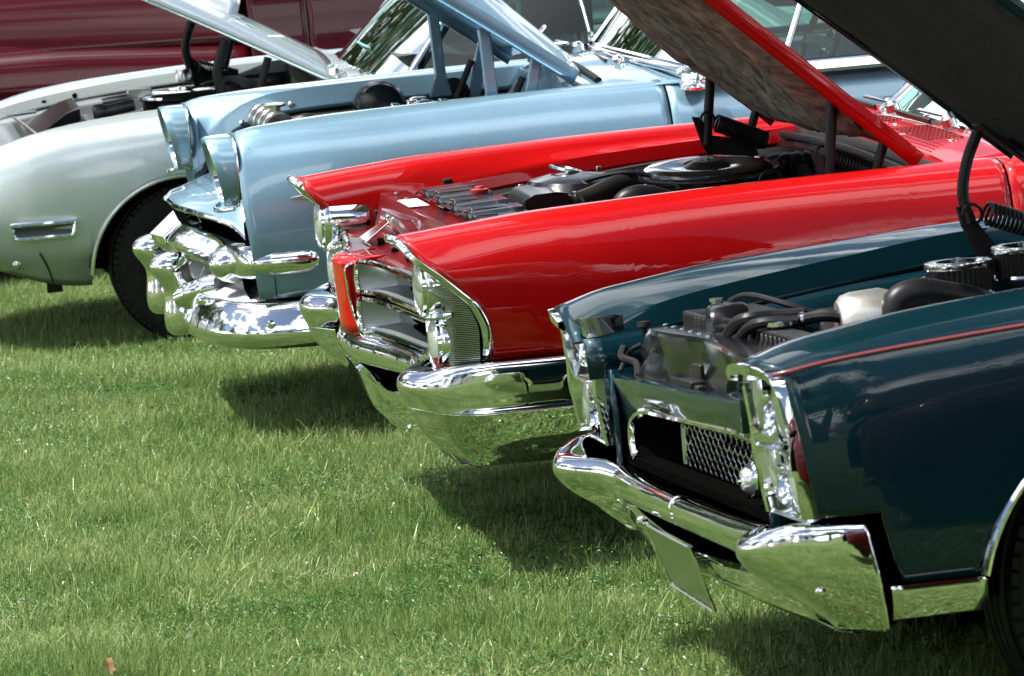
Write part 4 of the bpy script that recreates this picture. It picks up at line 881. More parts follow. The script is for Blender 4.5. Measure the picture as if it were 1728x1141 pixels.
for k in range(4):
    MB().tube(cr([(-.80-.09*k, .40, .74), (-.80-.09*k, .36, .80), (-.84-.07*k, .26, .845), (-1.0-.03*k, .22, .85), (-1.22, .10+.03*k, .86)], 8), .0045, 6).build('plug_wire', 'hose_rubber', Q)
MB().tube(cr([(-.30, -.60, .80), (-.45, -.68, .79), (-.70, -.70, .82), (-1.0, -.70, .85), (-1.3, -.68, .86)], 8), .011, 8).build('wiring_loom', 'satin_black', Q)
for x in (-.42, -.62, -.85, -1.1): MB().box((x, -.69, .82+.03*(x < -.8)), (.016, .014, .03)).build('loom_clip', 'stainless', Q, bevel=.002)
clamp(Q, -.715, .22, .835, (0, 0, 1), .0305); clamp(Q, -.785, .205, .864, (-1, 0, 0), .0305); clamp(Q, -.62, .09, .853, (-1, -.5, .2), .0285)
MB().tube(cr([(-.60, -.10, .86), (-.68, -.02, .90), (-.78, .03, .915), (-.84, .04, .90)], 8), .007, 8).build('vacuum_hose', 'hose_rubber', Q)
for y in (-.62, -.45, .45, .62): MB().lathe([(0, .005), (.007, .004), (.009, 0)], (-.25, y, .849), (0, 0, 1), 8).build('bolt', 'stainless', Q)

# ================================================================== light blue fifties car
B = car_root('light blue car with hooded round headlights and heavy chrome bumper guards', -1.0237, 14.2715, .1659, .0197, -.0042)
bk_ = []
for x, zl, zt in ((-.070, .86, 1.018), (-.12, .890, 1.032), (-.176, .955, 1.038), (-.242, 1.000, 1.043), (-.37, 1.036, 1.050), (-.58, 1.048, 1.055), (-.90, 1.052, 1.062), (-1.22, 1.054, 1.067), (-1.50, 1.054, 1.067)):
    f = pchip([-1.5, -.5, -.07], [0, 0, 1], [x])[0]
    bk_.append((x, [(.600, zl-.075), (.620, zl), (.620, zl), (.672, zl*.3+zt*.7), (.745, zt), (.800, zt-.010), (.855-.010*f, zt-.055), (.892-.012*f, zt-.13), (.910-.008*f, .82), (.915, .70), (.905, .58), (.885, .46)]))
bk_ += [(-2.7, bk_[-1][1]), (-3.6, [(p[0]+.01, p[1]+.005) for p in bk_[-1][1]]), (-4.7, [(p[0]*.9, p[1]-.05) for p in bk_[-1][1]])]
bk_ = [(x, q[:-1]+[(q[-1][0], q[-1][1]) if x > -.6 else (.87, .36)]) for x, q in bk_]
B_AR = [(-.88, .35, .37), (-3.7, .35, .34)]
def b_warp(x, y, z):
    w = max(0, 1-(-.07-x)/.35); lean = -.03*max(0, .80-z)/.3 if z < .80 else 0
    return (x+w*lean, y, z)
bb_ = arch_bottom(lambda x: .508 if x > -.45 else .508-min(1, (-.45-x)/.05)*.12, B_AR)
pair(side_loft(bk_, -.070, -1.450, 5, bb_, b_warp, arches=B_AR[:1]), 'fender', 'blue_paint', B, solid=.004)
dk = MB(); dd = side_loft(bk_, -1.457, -2.60, 5, lambda x: .38); da, db = pair(dd, 'door', 'blue_paint', B, solid=.004)
pair(side_loft(bk_, -2.607, -4.7, 5, arch_bottom(lambda x: .38, B_AR[1:]), arches=B_AR[1:]), 'quarter_panel', 'blue_paint', B, solid=.004)
for s, d in ((1, da), (-1, db)):
    MB().tube(cr([(-2.42, s*.915, .90), (-2.45, s*.94, .905), (-2.52, s*.94, .905), (-2.55, s*.915, .90)], 6), .010, 8).build('handle', 'chrome', d)
    m_ = bpy.data.objects.new('door_mirror', None); COL.objects.link(m_); m_.parent = B; m_.location = (-1.555, s*.87, 1.065)
    MB().lathe([(.0, .014), (.022, .012), (.033, .004), (.035, 0), (.032, -.002)], (0, s*.03, .040), (-1, 0, 0), 24).build('head', 'chrome', m_)
    MB().lathe([(.045, -.012), (.043, -.004), (.03, .004), (.015, .007), (0, .008)], (.02, 0, -.004), (0, s*.25, 1), 24).tube([(.01, s*.01, 0), (0, s*.025, .035)], .006, 8).build('stem', 'chrome', m_)
deck(B, bk_, -3.6, -4.7, 'blue_paint'); tail(B, bk_, 'blue_paint')
# headlight visors
vis = []
def vring(x, top, k=1.0, dz=0):
    P = []
    for a in np.linspace(0, 2*math.pi, 49)[:-1]:
        c_, s_ = math.cos(a), math.sin(a); sx = math.copysign(abs(c_)**.8, c_); sz = math.copysign(abs(s_)**.8, s_)
        y = .735+.135*k*sx; z = .905+dz+(.115 if s_ > 0 else .112)*k*sz
        xx = x+(top if True else 0)*(max(-1, min(1, (z-.905)/.11))*.5+.5)
        P.append((xx, y, z))
    return P
vis = [vring(-.066, 0, 1.0), vring(-.050, .030, 1.0), vring(-.030, .042, .985), vring(-.026, .046, .955), vring(-.036, .040, .90), vring(-.075, .02, .82)]
pair(MB().grid(vis, False, True), 'headlight_visor', 'blue_paint', B, ang=60)
pair(MB().tube(resample(vring(-.068, 0, 1.012)+[vring(-.068, 0, 1.012)[0]], 97)[:-1], .0045, 8, closed=True), 'visor_bead', 'stainless', B)
pair(MB().grid([vring(-.034, .040, .905), vring(-.028, .030, .86), vring(-.045, .01, .80)], False, True), 'lamp_ring', 'chrome', B)
headlamp(B, -.048, .735, .902, .086)
for s in (1, -1):
    MB().tube(cr([(-.02, s*.70, .800), (.0, s*.735, .790), (-.01, s*.80, .788), (-.05, s*.845, .795)], 6), .007, 8).build('visor_lip', 'chrome', B)
    MB().grid([[(-.10, s*.61, z), (-.10, s*.735, z), (-.11, s*.85, z)] for z in (.79, .9, .985)]).build('fender_front', 'blue_paint', B)
# nose panel (catwalk) with bright lip
def nx(y): return pchip([0, .15, .35, .55, .66, .75], [.075, .068, .015, -.072, -.115, -.15], [abs(y)])[0]
def nz_(y): return pchip([0, .3, .55, .66, .75], [.766, .752, .722, .67, .62], [abs(y)])[0]
np_ = []
for y in np.linspace(-.75, .75, 61):
    x, z = nx(y), nz_(y); bx = min(-.10, x-.10); bz = max(.80, z+.03) if abs(y) < .56 else z+.05+(.0)
    np_.append([(bx-.06, y, bz+.004), (bx, y, bz), (x*.6+bx*.4, y, (z*.5+bz*.5)+.006), (x-.012, y, z+.014), (x, y, z+.002), (x-.004, y, z-.012)])
MB().grid(np_).build('nose_panel', 'blue_paint', B, solid=.004)
MB().tube([(nx(y)+.002, y, nz_(y)-.006) for y in np.linspace(-.75, .75, 80)], .012, 8, flat=(1, .8)).build('nose_trim', 'chrome', B)
for s in (1, -1): MB().extrude([(-.085, s*.50, .80), (-.105, s*.50, .80), (-.150, s*.50, .865), (-.145, s*.50, .885), (-.125, s*.50, .875)], (0, s*.012, 0)).build('hood_guide', 'satin_black', B, bevel=.003)
MB().box((-.13, .02, .835), (.07, .16, .08)).box((-.10, .02, .81), (.03, .22, .03)).build('latch_box', 'stainless', B, bevel=.015, seg=3)
MB().grid([[(-.15+.0*y, y, .80), (-.10, y, .72), (-.09, y, .60), (-.08, y, .50)] for y in np.linspace(-.80, .80, 20)]).build('grille_backing', 'matt_black', B)
# grille bar, lettering, end bullets, wrap-round ends
gb = bpy.data.objects.new('grille_bar', None); COL.objects.link(gb); gb.parent = B
def bxp(y): return pchip([0, .12, .30, .50, .62], [.105, .095, .055, -.004, -.028], [abs(y)])[0]
def bzp(y): return pchip([0, .30, .50, .62], [.648, .634, .618, .612], [abs(y)])[0]
rows = []
for y in np.linspace(-.62, .62, 61):
    x, z = bxp(y), bzp(y); k = 1+.25*math.exp(-(y/.13)**2)
    rows.append([(x-.070, y, z+.038), (x-.050, y, z+.046), (x-.044, y, z+.045), (x-.004, y, z+.016), (x+.010, y, z+.001), (x+.009, y, z-.010), (x-.012, y, z-.042), (x-.020, y, z-.046), (x-.060, y, z-.042)])
MB().grid(rows).build('bar', 'chrome', gb, solid=.003, ang=25)
crest = []
for y in np.linspace(-.12, .12, 13):
    t = 1-abs(y)/.12; x, z = bxp(y), bzp(y); crest.append([(x-.07, y, z+.046+.030*t), (x-.040, y, z+.046+.028*t), (x+.014+.026*t, y, z+.008), (x+.014+.022*t, y, z-.012), (x-.012, y, z-.046-.016*t)])
MB().grid(crest).build('crest', 'chrome', gb, solid=.003, ang=20)
def letters(txt, y0, dy, size):
    for i, ch in enumerate(txt):
        cu = bpy.data.curves.new('letter', 'FONT'); cu.body = ch; cu.size = size; cu.extrude = .002; cu.align_x = 'CENTER'; cu.align_y = 'CENTER'
        tmp = bpy.data.objects.new('letter', cu); COL.objects.link(tmp); dg = bpy.context.evaluated_depsgraph_get(); me = bpy.data.meshes.new_from_object(tmp.evaluated_get(dg)); bpy.data.objects.remove(tmp)
        me.materials.clear(); me.materials.append(MAT['lid_silver'])
        y = y0+dy*i; o = bpy.data.objects.new('letter', me); COL.objects.link(o); o.parent = gb
        slope = (bxp(y+.01)-bxp(y-.01))/.02
        o.matrix_local = Matrix.Translation((bxp(y)-.0235, y, bzp(y)+.0315)) @ Matrix.Rotation(-math.atan(slope), 4, 'Z') @ Matrix.Rotation(R(54), 4, 'Y').inverted() @ Matrix(((0, 0, 1, 0), (1, 0, 0, 0), (0, 1, 0, 0), (0, 0, 0, 1)))
letters('PONTIAC', .16, .050, .036)
# lower secondary bar
for s in (1, -1):
    MB().lathe([(0, .070), (.014, .067), (.034, .054), (.052, .030), (.061, .004), (.064, -.02), (.060, -.06)], (-.040, s*.655, .604), (1, s*.30, 0), 36).build('bullet', 'chrome', gb)
    pass
    ring = []
    for x, ry, rz, yc in ((-.028, .050, .040, .64), (-.040, .070, .050, .70), (-.060, .085, .052, .79), (-.090, .075, .052, .842), (-.15, .058, .050, .872), (-.22, .050, .048, .880), (-.262, .046, .045, .884), (-.288, .034, .034, .888), (-.300, .018, .018, .890), (-.304, .003, .003, .892)):
        ring.append([(x, s*(yc+ry*math.cos(a)), .620+rz*math.sin(a)) for a in np.linspace(0, 2*math.pi, 33)[:-1]])
    mbw = MB().grid(ring, False, True); mbw.build('wrap_end', 'chrome', gb, ang=60)
# bumper with guards
bm_ = bpy.data.objects.new('front_bumper', None); COL.objects.link(bm_); bm_.parent = B
bp2 = [(-.060, .490), (-.040, .493), (-.020, .478), (-.004, .450), (.008, .418), (.012, .398), (.006, .374), (-.02, .354), (-.06, .349)]
def bpp(k=1): return [(o*k, z) for o, z in bp2]
sw2 = sweep_keys([((.086, 0), bpp()), ((.088, .25), bpp()), ((.082, .45), bpp()), ((.060, .62), bpp()), ((.010, .78), bpp()), ((-.075, .885), bpp()), ((-.18, .932), bpp(.9)), ((-.32, .950), bpp(.8)), ((-.46, .955), bpp(.8))], 80)
for a in (sw2, sw2.mir()): a.build('blade', 'bumper_chrome', bm_, solid=.003)
pair(MB().lathe([(0, .009), (.010, .007), (.014, 0)], (-.125, .925, .430), (.2, 1, 0), 14), 'bolt', 'chrome', bm_)
for s in (1, -1):
    gd = []
    for x, rx, ry, z in ((.105, .004, .004, .622), (.110, .030, .022, .620), (.118, .052, .040, .608), (.124, .062, .050, .585), (.122, .060, .052, .560), (.112, .050, .047, .530), (.100, .047, .044, .500), (.095, .052, .046, .465), (.095, .056, .050, .430), (.098, .054, .050, .395), (.100, .046, .046, .368), (.100, .030, .032, .352), (.100, .004, .004, .348)):
        gd.append([(x+rx*(math.cos(a) if math.cos(a) > 0 else math.cos(a)*(1.05+.75*math.exp(-((z-.475)/.05)**2))), s*.31+ry*math.sin(a), z) for a in np.linspace(0, 2*math.pi, 37)[:-1]])
    gg = cr([np.array(r).ravel() for r in gd], 4); MB().grid([r.reshape(-1, 3) for r in gg], False, True).build('guard', 'bumper_chrome', bm_, ang=180)
    MB().tube(cr([(.09, s*.33, .47), (.06, s*.37, .485), (.02, s*.42, .50), (-.03, s*.46, .51)], 8), [.040]*9+[.045]*8+[.05]*8, 14).build('guard_brace', 'bumper_chrome', bm_)
spl = []
for y in np.linspace(-.84, .84, 41):
    a = abs(y); f = pchip([0, .45, .62, .78, .84], [.05, .045, .020, -.035, -.075], [a])[0]
    spl.append([(f, y, .488), (f-.04, y, .500), (f-.10, y, .520-.01*a), (f-.125, y, .56), (f-.13, y, .60)])
MB().grid(spl).build('splash_pan', 'splash_grey', B, solid=.003)
pair(MB().box((-.113, .885, .540), (.010, .024, .075)), 'fender_edge_trim', 'stainless', B, bevel=.003)
pair(MB().grid([[(-.15, .9125, .577), (-.15, .9125, .51)], [(-.153, .9125, .577), (-.153, .9125, .51)]]), 'panel_seam', 'matt_black', B)
sprx = np.linspace(-.22, -1.44, 20)
pair(MB().tube([(x, .921, .818-.012*(x+.22)) for x in sprx], [.003]+[.011]*19, 8, flat=(.5, 1)), 'side_spear', 'chrome', B)
arch_trim(B, -.88, .35, .373, .893, 12, 168, 'blue_paint', .008, 'arch_lip')
wheel_well(B, -.88, .35, .38, .87, .55)
for xw in (-.88, -3.7):
    for s in (1, -1): wheel(B, xw, s*.74, .345, .345, .18, s < 0)
MB().box((-2.4, 0, .40), (4.2, 1.5, .10)).build('underbody', 'matt_black', B)
# engine bay
MB().box((-.75, 0, .58), (1.3, 1.2, .02)).build('engine_bay_floor', 'matt_black', B)
for s in (1, -1):
    xs = np.linspace(-.13, -1.25, 14); zz = pchip([-1.25, -.65, -.44, -.17, -.13], [.975, .965, .962, .885, .83], xs)
    MB().grid([[(x, s*.600, z), (x, s*.59, z-.03), (x, s*.57, .80), (x, s*.50, .6)] for x, z in zip(xs, zz)]).build('inner_fender', 'satin_black', B, solid=.003)
    for xb2, zb2 in ((-.255, .945), (-.43, .995), (-.80, 1.01)): MB().lathe([(0, .008), (.008, .007), (.013, .002), (.013, 0)], (xb2, s*.604, zb2), (0, -s, 0), 12).build('bolt', 'stainless', B)
    MB().lathe([(.0, .05), (.055, .05), (.075, .045), (.088, .03), (.092, .005), (.092, -.03)], (-.725, s*.52, .965), (0, -s, .15), 36).build('heater_duct', 'gloss_black', B)
rt = bpy.data.objects.new('radiator', None); COL.objects.link(rt); rt.parent = B
tk2 = MB().tube([(-.285, -.26, .985), (-.285, .26, .985)], .048, 24); tk2.build('top_tank', 'engine_metal', rt)
for y in (-.20, -.07, .07, .20): MB().lathe([(.0495, -.006), (.052, -.003), (.052, .003), (.0495, .006)], (-.285, y, .985), (0, 1, 0), 28).build('band', 'stainless', rt)
MB().box((-.285, 0, .80), (.07, .52, .30)).build('core', 'satin_black', rt)
MB().lathe([(.018, 0), (.018, .018), (.034, .020), (.036, .026), (.034, .032), (.02, .034), (0, .035)], (-.285, .14, 1.028), (0, 0, 1), 8).build('cap', 'stainless', rt)
MB().tube(cr([(-.33, .18, .99), (-.38, .2, 1.0), (-.43, .18, .98), (-.50, .1, .93)], 8), .022, 12).build('radiator_hose', 'hose_rubber', B)
MB().lathe([(.10, 0), (.13, .01), (.135, .03), (.12, .045), (.05, .055), (.03, .060), (.03, .085), (.018, .09), (0, .09)], (-.78, .02, .94), (0, 0, 1), 36).build('air_cleaner', 'chrome', B)
MB().box((-.80, 0, .80), (.75, .40, .22)).build('engine_block', 'engine_metal', B, bevel=.03)
for k in range(4): MB().box((-.70-.05*k, .02+.03*k, 1.0+.008*(k % 2)), (.03, .05, .03)).build('carburettor_linkage', 'chrome', B, bevel=.006)
MB().lathe([(0, .06), (.08, .06), (.12, .045), (.14, .01), (.14, -.06)], (-1.16, .1, .98), (.7, .3, .7), 30).build('brake_servo', 'blue_paint', B)
# hood, hinges
BH, bpt = hood(B, '', -1.225, 1.108, R(34), 1.30, .60, .56, .13, 'blue_paint', 'black_insulation', lip=.05, pad=False, under='blue_paint', c0=.35, ucrown=.03, nose=.06, ribs=lambda t: .012*math.exp(-(t/.10)**2)+.010*math.exp(-((abs(t)-.55)/.07)**2))
for s in (1, -1):
    h = bpy.data.objects.new('hood_hinge', None); COL.objects.link(h); h.parent = B
    ys = s*.53
    MB().extrude([(-.915, ys, 1.27), (-.955, ys, 1.27), (-.965, ys, 1.06), (-.985, ys, .98), (-.90, ys, .98), (-.925, ys, 1.06)], (0, -s*.022, 0)).build('arm', 'blue_paint', h, bevel=.006)
    MB().extrude([(-1.085, ys, 1.165), (-1.120, ys, 1.15), (-1.095, ys, 1.05), (-1.08, ys, .97), (-1.04, ys, .97), (-1.055, ys, 1.06)], (0, -s*.022, 0)).build('arm', 'blue_paint', h, bevel=.006)
    MB().lathe([(0, .02), (.05, .02), (.06, .012), (.06, 0)], (-.985, ys, .985), (0, -s, 0), 24).build('pivot_plate', 'satin_black', h)
    MB().tube([(-.985, ys-s*.03, .96), (-1.055, ys-s*.03, 1.10)], .012, 8).build('prop_rod', 'satin_black', h)
# cowl with black rubber strip
cw = []
for y in np.linspace(-.80, .80, 33):
    c_ = 1-(y/.8)**2; cw.append([(-1.20+.02*c_, y*.75, 1.00), (-1.235+.02*c_, y*.80, 1.045+.04*c_), (-1.30+.01*c_, y*.9, 1.058+.05*c_), (-1.40, y, 1.060+.058*c_), (-1.50-.02*(1-c_), y*1.03, 1.062+.062*c_), (-1.62, y*1.03, 1.065+.06*c_)])
MB().grid(cw).build('cowl', 'blue_paint', B, solid=.004)
MB().tube([(-1.285+.015*(1-(y/.66)**2), y, 1.062+.052*(1-(y/.70)**2)) for y in np.linspace(-.62, .60, 24)], .013, 8, flat=(1, .7)).build('cowl_seal', 'rubber', B)
MB().grid([[(-1.22, y, 1.04), (-1.22, y, .60)] for y in np.linspace(-.6, .6, 7)]).build('firewall', 'blue_paint', B, solid=.003)
greenhouse(B, dict(xb=-1.44, bow=.10, zb=1.128, yb=.78, xt=-1.83, zt=1.56, yt=.62, xr=-2.95, xrb=-3.5, zside=1.085, yside=.835, posts=(.155, .55)), 'blue_paint')
interior(B, -1.56, .52, 'interior_tan')
wiper(B, -1.385, -.25, 1.125, R(180+4), R(-12), .36, mat='chrome'); wiper(B, -1.400, .36, 1.11, R(176), R(-12), .36, mat='chrome')
MB().tube(cr([(-1.37, -.34, 1.14), (-1.30, -.42, 1.14), (-1.29, -.50, 1.16), (-1.33, -.56, 1.19)], 8), .007, 8).build('aerial_base', 'chrome', B)
# broad bright base moulding under the windscreen
MB().grid([[(-1.425-.10*(y/.78)**2+.020, y, 1.117-.03*(y/.78)**2), (-1.425-.10*(y/.78)**2+.012, y, 1.130-.03*(y/.78)**2), (-1.425-.10*(y/.78)**2-.018, y, 1.140-.03*(y/.78)**2)] for y in np.linspace(-.78, .80, 40)]).build('windshield_moulding', 'chrome', B, solid=.003)
pair(MB().grid([[(x, .845, 1.088), (x, .862, 1.085), (x, .870, 1.068), (x, .868, 1.058)] for x in np.linspace(-1.50, -2.9, 12)]), 'belt_moulding', 'chrome', B, solid=.003)

# ================================================================== silver-green car
simple('marker_lens', (.16, .20, .18), .3, .25)
SV = car_root('silver green car with hood scoop and rectangular side marker lamp', -2.3141, 17.34, .166, .05, .04)
P_TEALWHEEL = True
sk = []
for x, zl, zt, hw in ((.05, .62, .66, .55), (-.02, .70, .735, .70), (-.12, .765, .790, .80), (-.277, .815, .838, .865), (-.36, .842, .862, .888), (-.51, .868, .890, .912), (-.74, .895, .915, .930), (-.92, .910, .926, .937), (-1.2, .925, .940, .940), (-1.62, .935, .950, .940)):
    k = hw/.94
    zb2 = pchip([-1.7, -.571, -.401, -.224, -.05, .05], [.26, .272, .288, .335, .40, .46], [x])[0]; zc = max(.425, zb2+.07)
    sk.append((x, [(.66*k, zl-.045), (.690*k, zl), (.690*k, zl), (.74*k, zl*.4+zt*.6), (.80*k, zt), (.865*k, zt-.020), (.912*k, zt-.075), (.935*k, zt-.17), (.940*k, (zt-.17)*.45+zc*.55), (.926*k, zc), (.926*k, zc), (.900*k, zc-.03), (.80*k, zb2)]))
sk += [(-2.7, sk[-1][1]), (-3.5, [(p[0]+.01, p[1]+.02) for p in sk[-1][1]]), (-4.4, [(p[0]*.9, p[1]-.02) for p in sk[-1][1]])]
S_AR = [(-.955, .31, .372), (-3.75, .31, .35)]
def s_warp(x, y, z):
    w = max(0, 1-(.05-x)/.6); return (x-w*.12*max(0, (abs(y)-.3)/.6)**2-w*.05*max(0, .55-z)/.2, y, z)
pair(side_loft(sk, .05, -1.62, 5, arch_bottom(lambda x: .0, S_AR), s_warp, arches=S_AR[:1]), 'fender', 'silver_green_paint', SV, solid=.004)
pair(side_loft(sk, -1.626, -2.85, 5, lambda x: .28), 'door', 'silver_green_paint', SV, solid=.004)
pair(side_loft(sk, -2.856, -4.4, 5, arch_bottom(lambda x: .28, S_AR[1:]), arches=S_AR[1:]), 'quarter_panel', 'silver_green_paint', SV, solid=.004)
deck(SV, sk, -3.55, -4.4, 'silver_green_paint'); tail(SV, sk, 'silver_green_paint')
MB().grid([[(.05-.0*y, y, z) for y in np.linspace(-.50, .50, 9)] for z in (.46, .55, .66)]).build('nose_bumper', 'silver_green_paint', SV, solid=.004)
t = MB().tube([(-.955+.378*math.cos(a), .934, .31+.372*math.sin(a)) for a in np.linspace(R(3), R(177), 40)], .009, 8); pair(t, 'arch_moulding', 'stainless', SV)
wheel_well(SV, -.955, .31, .385, .90, .58)
for xw in (-.955, -3.75):
    for s in (1, -1): wheel(SV, xw-.02, s*.77, .335, .315, .22, s < 0)
MB().box((-2.4, 0, .37), (3.8, 1.4, .10)).build('underbody', 'matt_black', SV)
for s in (1, -1):
    mk = bpy.data.objects.new('side_marker', None); COL.objects.link(mk); mk.parent = SV
    c = [(-.287, .544), (-.531, .546), (-.517, .494), (-.296, .491)]
    def my(x, o=0): return s*(pchip([-.6, -.45, -.28], [.936, .927, .897], [x])[0]+o)
    MB().tube([(x, my(x, .004), z) for x, z in resample(c+[c[0]], 60)[:-1]], .009, 8, closed=True).build('bezel', 'chrome', mk)
    MB().grid([[(c[0][0]*(1-u)*(1-v)+c[1][0]*u*(1-v)+c[2][0]*u*v+c[3][0]*(1-u)*v, 0, c[0][1]*(1-u)*(1-v)+c[1][1]*u*(1-v)+c[2][1]*u*v+c[3][1]*(1-u)*v) for u in np.linspace(0, 1, 8)] for v in (0, .5, 1)])
    mm_ = MB().grid([[(lambda X, Z: (X, my(X, -.026 if v == .5 else .0015), Z))(c[0][0]*(1-u)*(1-v)+c[1][0]*u*(1-v)+c[2][0]*u*v+c[3][0]*(1-u)*v, c[0][1]*(1-u)*(1-v)+c[1][1]*u*(1-v)+c[2][1]*u*v+c[3][1]*(1-u)*v) for u in np.linspace(0, 1, 8)] for v in (0, .5, 1)])
    mm_.build('lens', 'marker_lens', mk)
    MB().lathe([(0, .010), (.010, .008), (.017, .001), (.017, -.004)], (-.295, s*.862, .386), (0, s, -.1), 16).build('bolt', 'stainless', SV)
    MB().tube(cr([(-.385, s*.882, .425), (-.400, s*.864, .395), (-.42, s*.818, .345), (-.435, s*.772, .295)], 6), .003, 6).build('panel_seam', 'matt_black', SV)
    MB().box((-.44, s*.74, .275), (.06, .02, .05)).build('splash_flap', 'rubber', SV)
# engine bay
MB().box((-.75, 0, .55), (1.5, 1.25, .02)).build('engine_bay_floor', 'matt_black', SV)
for s in (1, -1):
    xs = np.linspace(-.15, -1.55, 16)
    MB().grid([[(x, s*y0, z), (x, s*(y0-.02), z-.03), (x, s*(y0-.05), .70), (x, s*(y0-.06), .56)] for x, z, y0 in zip(xs, pchip([-1.6, -.7, -.36, -.12], [.885, .845, .795, .72], xs), pchip([-1.6, -.6, -.36, -.1], [.66, .65, .62, .55], xs))]).build('inner_fender', 'grille_silver', SV, solid=.003)
    for xb2 in (-.88, -.95): MB().extrude([(xb2, s*.645, .86), (xb2, s*.63, .80), (xb2-.004, s*.60, .77), (xb2-.012, s*.64, .78)], (-.02, 0, 0)).build('inner_fender_rib', 'grille_silver', SV, bevel=.003)
    for xb2, zz in ((-.42, .835), (-.55, .862), (-.68, .88)): MB().lathe([(0, .004), (.010, .003), (.012, 0)], (xb2, s*.655, zz-.012), (0, -s, 0), 10).build('body_plug', 'rubber', SV)
MB().grid([[(-.10, y, .735), (-.20, y, .770), (-.33, y, .790), (-.40, y, .79)] for y in np.linspace(-.55, .55, 12)]).build('radiator_cover', 'grille_silver', SV, solid=.003)
MB().grid([[(-.42, y, .80), (-.50, y*.85, .84), (-.58, y*.7, .890), (-.635, y*.65, .906), (-.64, y*.65, .82)] for y in np.linspace(-.32, .32, 9)]).extrude([(-.42, .26, .78), (-.50, .24, .835), (-.58, .21, .885), (-.635, .205, .90), (-.64, .205, .78)], (0, -.004, 0)).build('air_duct', 'gloss_black', SV, ang=30)
MB().tube([(-.40, -.3, .835), (-.45, .28, .82)], .006, 6).tube([(-.38, -.45, .83), (-.50, -.42, .84)], .008, 6).build('support_rod', 'stainless', SV)
MB().tube([(-.70, .12, .865), (-.86, .10, .885)], .025, 14).lathe([(.03, 0), (.036, .01), (.036, .04), (.03, .05)], (-.695, .12, .865), (-1, 0, .1), 18).build('intake_pipe', 'engine_metal', SV)
MB().tube([(-.74, -.02, .895), (-.86, -.04, .905)], .016, 12).box((-.90, -.05, .915), (.10, .05, .035)).build('filler_pipe', 'cast_metal', SV, bevel=.006)
ac = bpy.data.objects.new('air_cleaner', None); COL.objects.link(ac); ac.parent = SV; ac.location = (-1.06, .0, .885)
MB().lathe([(.155, -.05), (.160, .0), (.168, .004), (.172, .010)], (0, 0, 0), (0, 0, 1), 48).build('body', 'gloss_black', ac)
MB().lathe([(.172, .008), (.176, .014), (.172, .021), (.16, .020), (.15, .026), (.12, .034), (.06, .036), (.03, .034), (0, .034)], (0, 0, 0), (0, 0, 1), 48).build('lid', 'chrome', ac)
MB().lathe([(.006, 0), (.006, .014), (0, .015)], (0, 0, .034), (0, 0, 1), 8).build('wing_nut', 'chrome', ac)
MB().box((-1.05, 0, .74), (.8, .5, .18)).box((-1.2, -.25, .86), (.2, .14, .06)).build('engine_block', 'engine_metal', SV, bevel=.02)
MB().lathe([(0, .05), (.03, .05), (.036, .03), (.036, 0)], (-1.12, -.42, .91), (0, 0, 1), 18).build('reservoir_cap', 'stainless', SV)
for k in range(6): MB().tube(cr([(-1.2-.05*k, -.5+.12*k, .88), (-1.3, -.3+.1*k, .92), (-1.42, -.1+.1*k, .90), (-1.5, .1*k-.1, .88)], 8), .009, 6).build('hose', 'hose_rubber', SV)
# hood with twin-scoop bulge
SH, spt = hood(SV, '', -1.62, .975, R(27.5), 1.50, .70, .66, .055, 'silver_green_paint', 'black_insulation', lip=.028, padthick=.015, seed=5, padin=.06, under='satin_black', ucrown=.02, nose=.10)
rows = []
for u in np.linspace(.28, .98, 22):
    w = (u-.28)/.70; k = math.sin(math.pi*min(1, .06+w*.5))**.8 if w < .9 else 1
    hgt = .085*(1-w)**.6+.004 if w > .02 else .088
    rows.append([spt(u, y, .055*(1-(y/.68)**2)+.02*math.sin(math.pi*u)+(hgt*max(0, 1-abs(y/(.36-.08*w))**5)-.006)) for y in np.linspace(-.37, .37, 31)])
MB().grid(rows).build('hood_scoop', 'silver_green_paint', SH, solid=.004)
for s in (1, -1):
    h = bpy.data.objects.new('hood_hinge', None); COL.objects.link(h); h.parent = SV; ys = s*.60
    MB().tube(cr([(-1.20, ys, 1.155), (-1.17, ys, 1.09), (-1.155, ys, 1.03), (-1.165, ys, .96), (-1.185, ys, .90)], 8), .019, 12).build('arm', 'satin_black', h)
    MB().tube([(-1.36, ys, 1.075), (-1.31, ys, .93)], .016, 10).build('arm', 'satin_black', h)
    MB().extrude([(-1.15, ys, .98), (-1.17, ys, 1.0), (-1.24, ys, .93), (-1.36, ys, .92), (-1.36, ys, .86), (-1.18, ys, .86)], (0, -s*.012, 0)).build('bracket', 'satin_black', h, bevel=.003)
    coil((-1.20, ys-s*.03, .955), (-1.36, ys-s*.03, .90), .024, 16, .0042).build('spring', 'satin_black', h)
# cowl and windscreen
cw = []
for y in np.linspace(-.78, .78, 25):
    c_ = 1-(y/.78)**2; cw.append([(-1.60, y, .90), (-1.63, y, .935+.02*c_), (-1.70, y, .940+.025*c_), (-1.85, y, .945+.03*c_)])
MB().grid(cw).build('cowl', 'silver_green_paint', SV, solid=.004)
MB().grid([[(-1.58, y, .93), (-1.57, y, .6)] for y in np.linspace(-.68, .68, 7)]).build('firewall', 'satin_black', SV, solid=.003)
greenhouse(SV, dict(xb=-1.72, bow=.14, zb=.968, yb=.76, xt=-2.13, zt=1.34, yt=.60, xr=-3.0, xrb=-3.6, zside=.955, yside=.87, posts=(.5,)), 'silver_green_paint')
interior(SV, -1.80, .42, 'interior_dark')
for yy in (.35, -.30): wiper(SV, -1.665, yy, .975, R(178), R(-10), .40)
lv = MB()
for k in range(26): lv.box((-1.685+.006*math.sin(k), -.62+k*.05, .972+.022*(1-((-.62+k*.05)/.78)**2)), (.05, .018, .010), ('X', .3*math.sin(k*2.3)))
lv.build('cowl_grille', 'stainless', SV, bevel=.002)
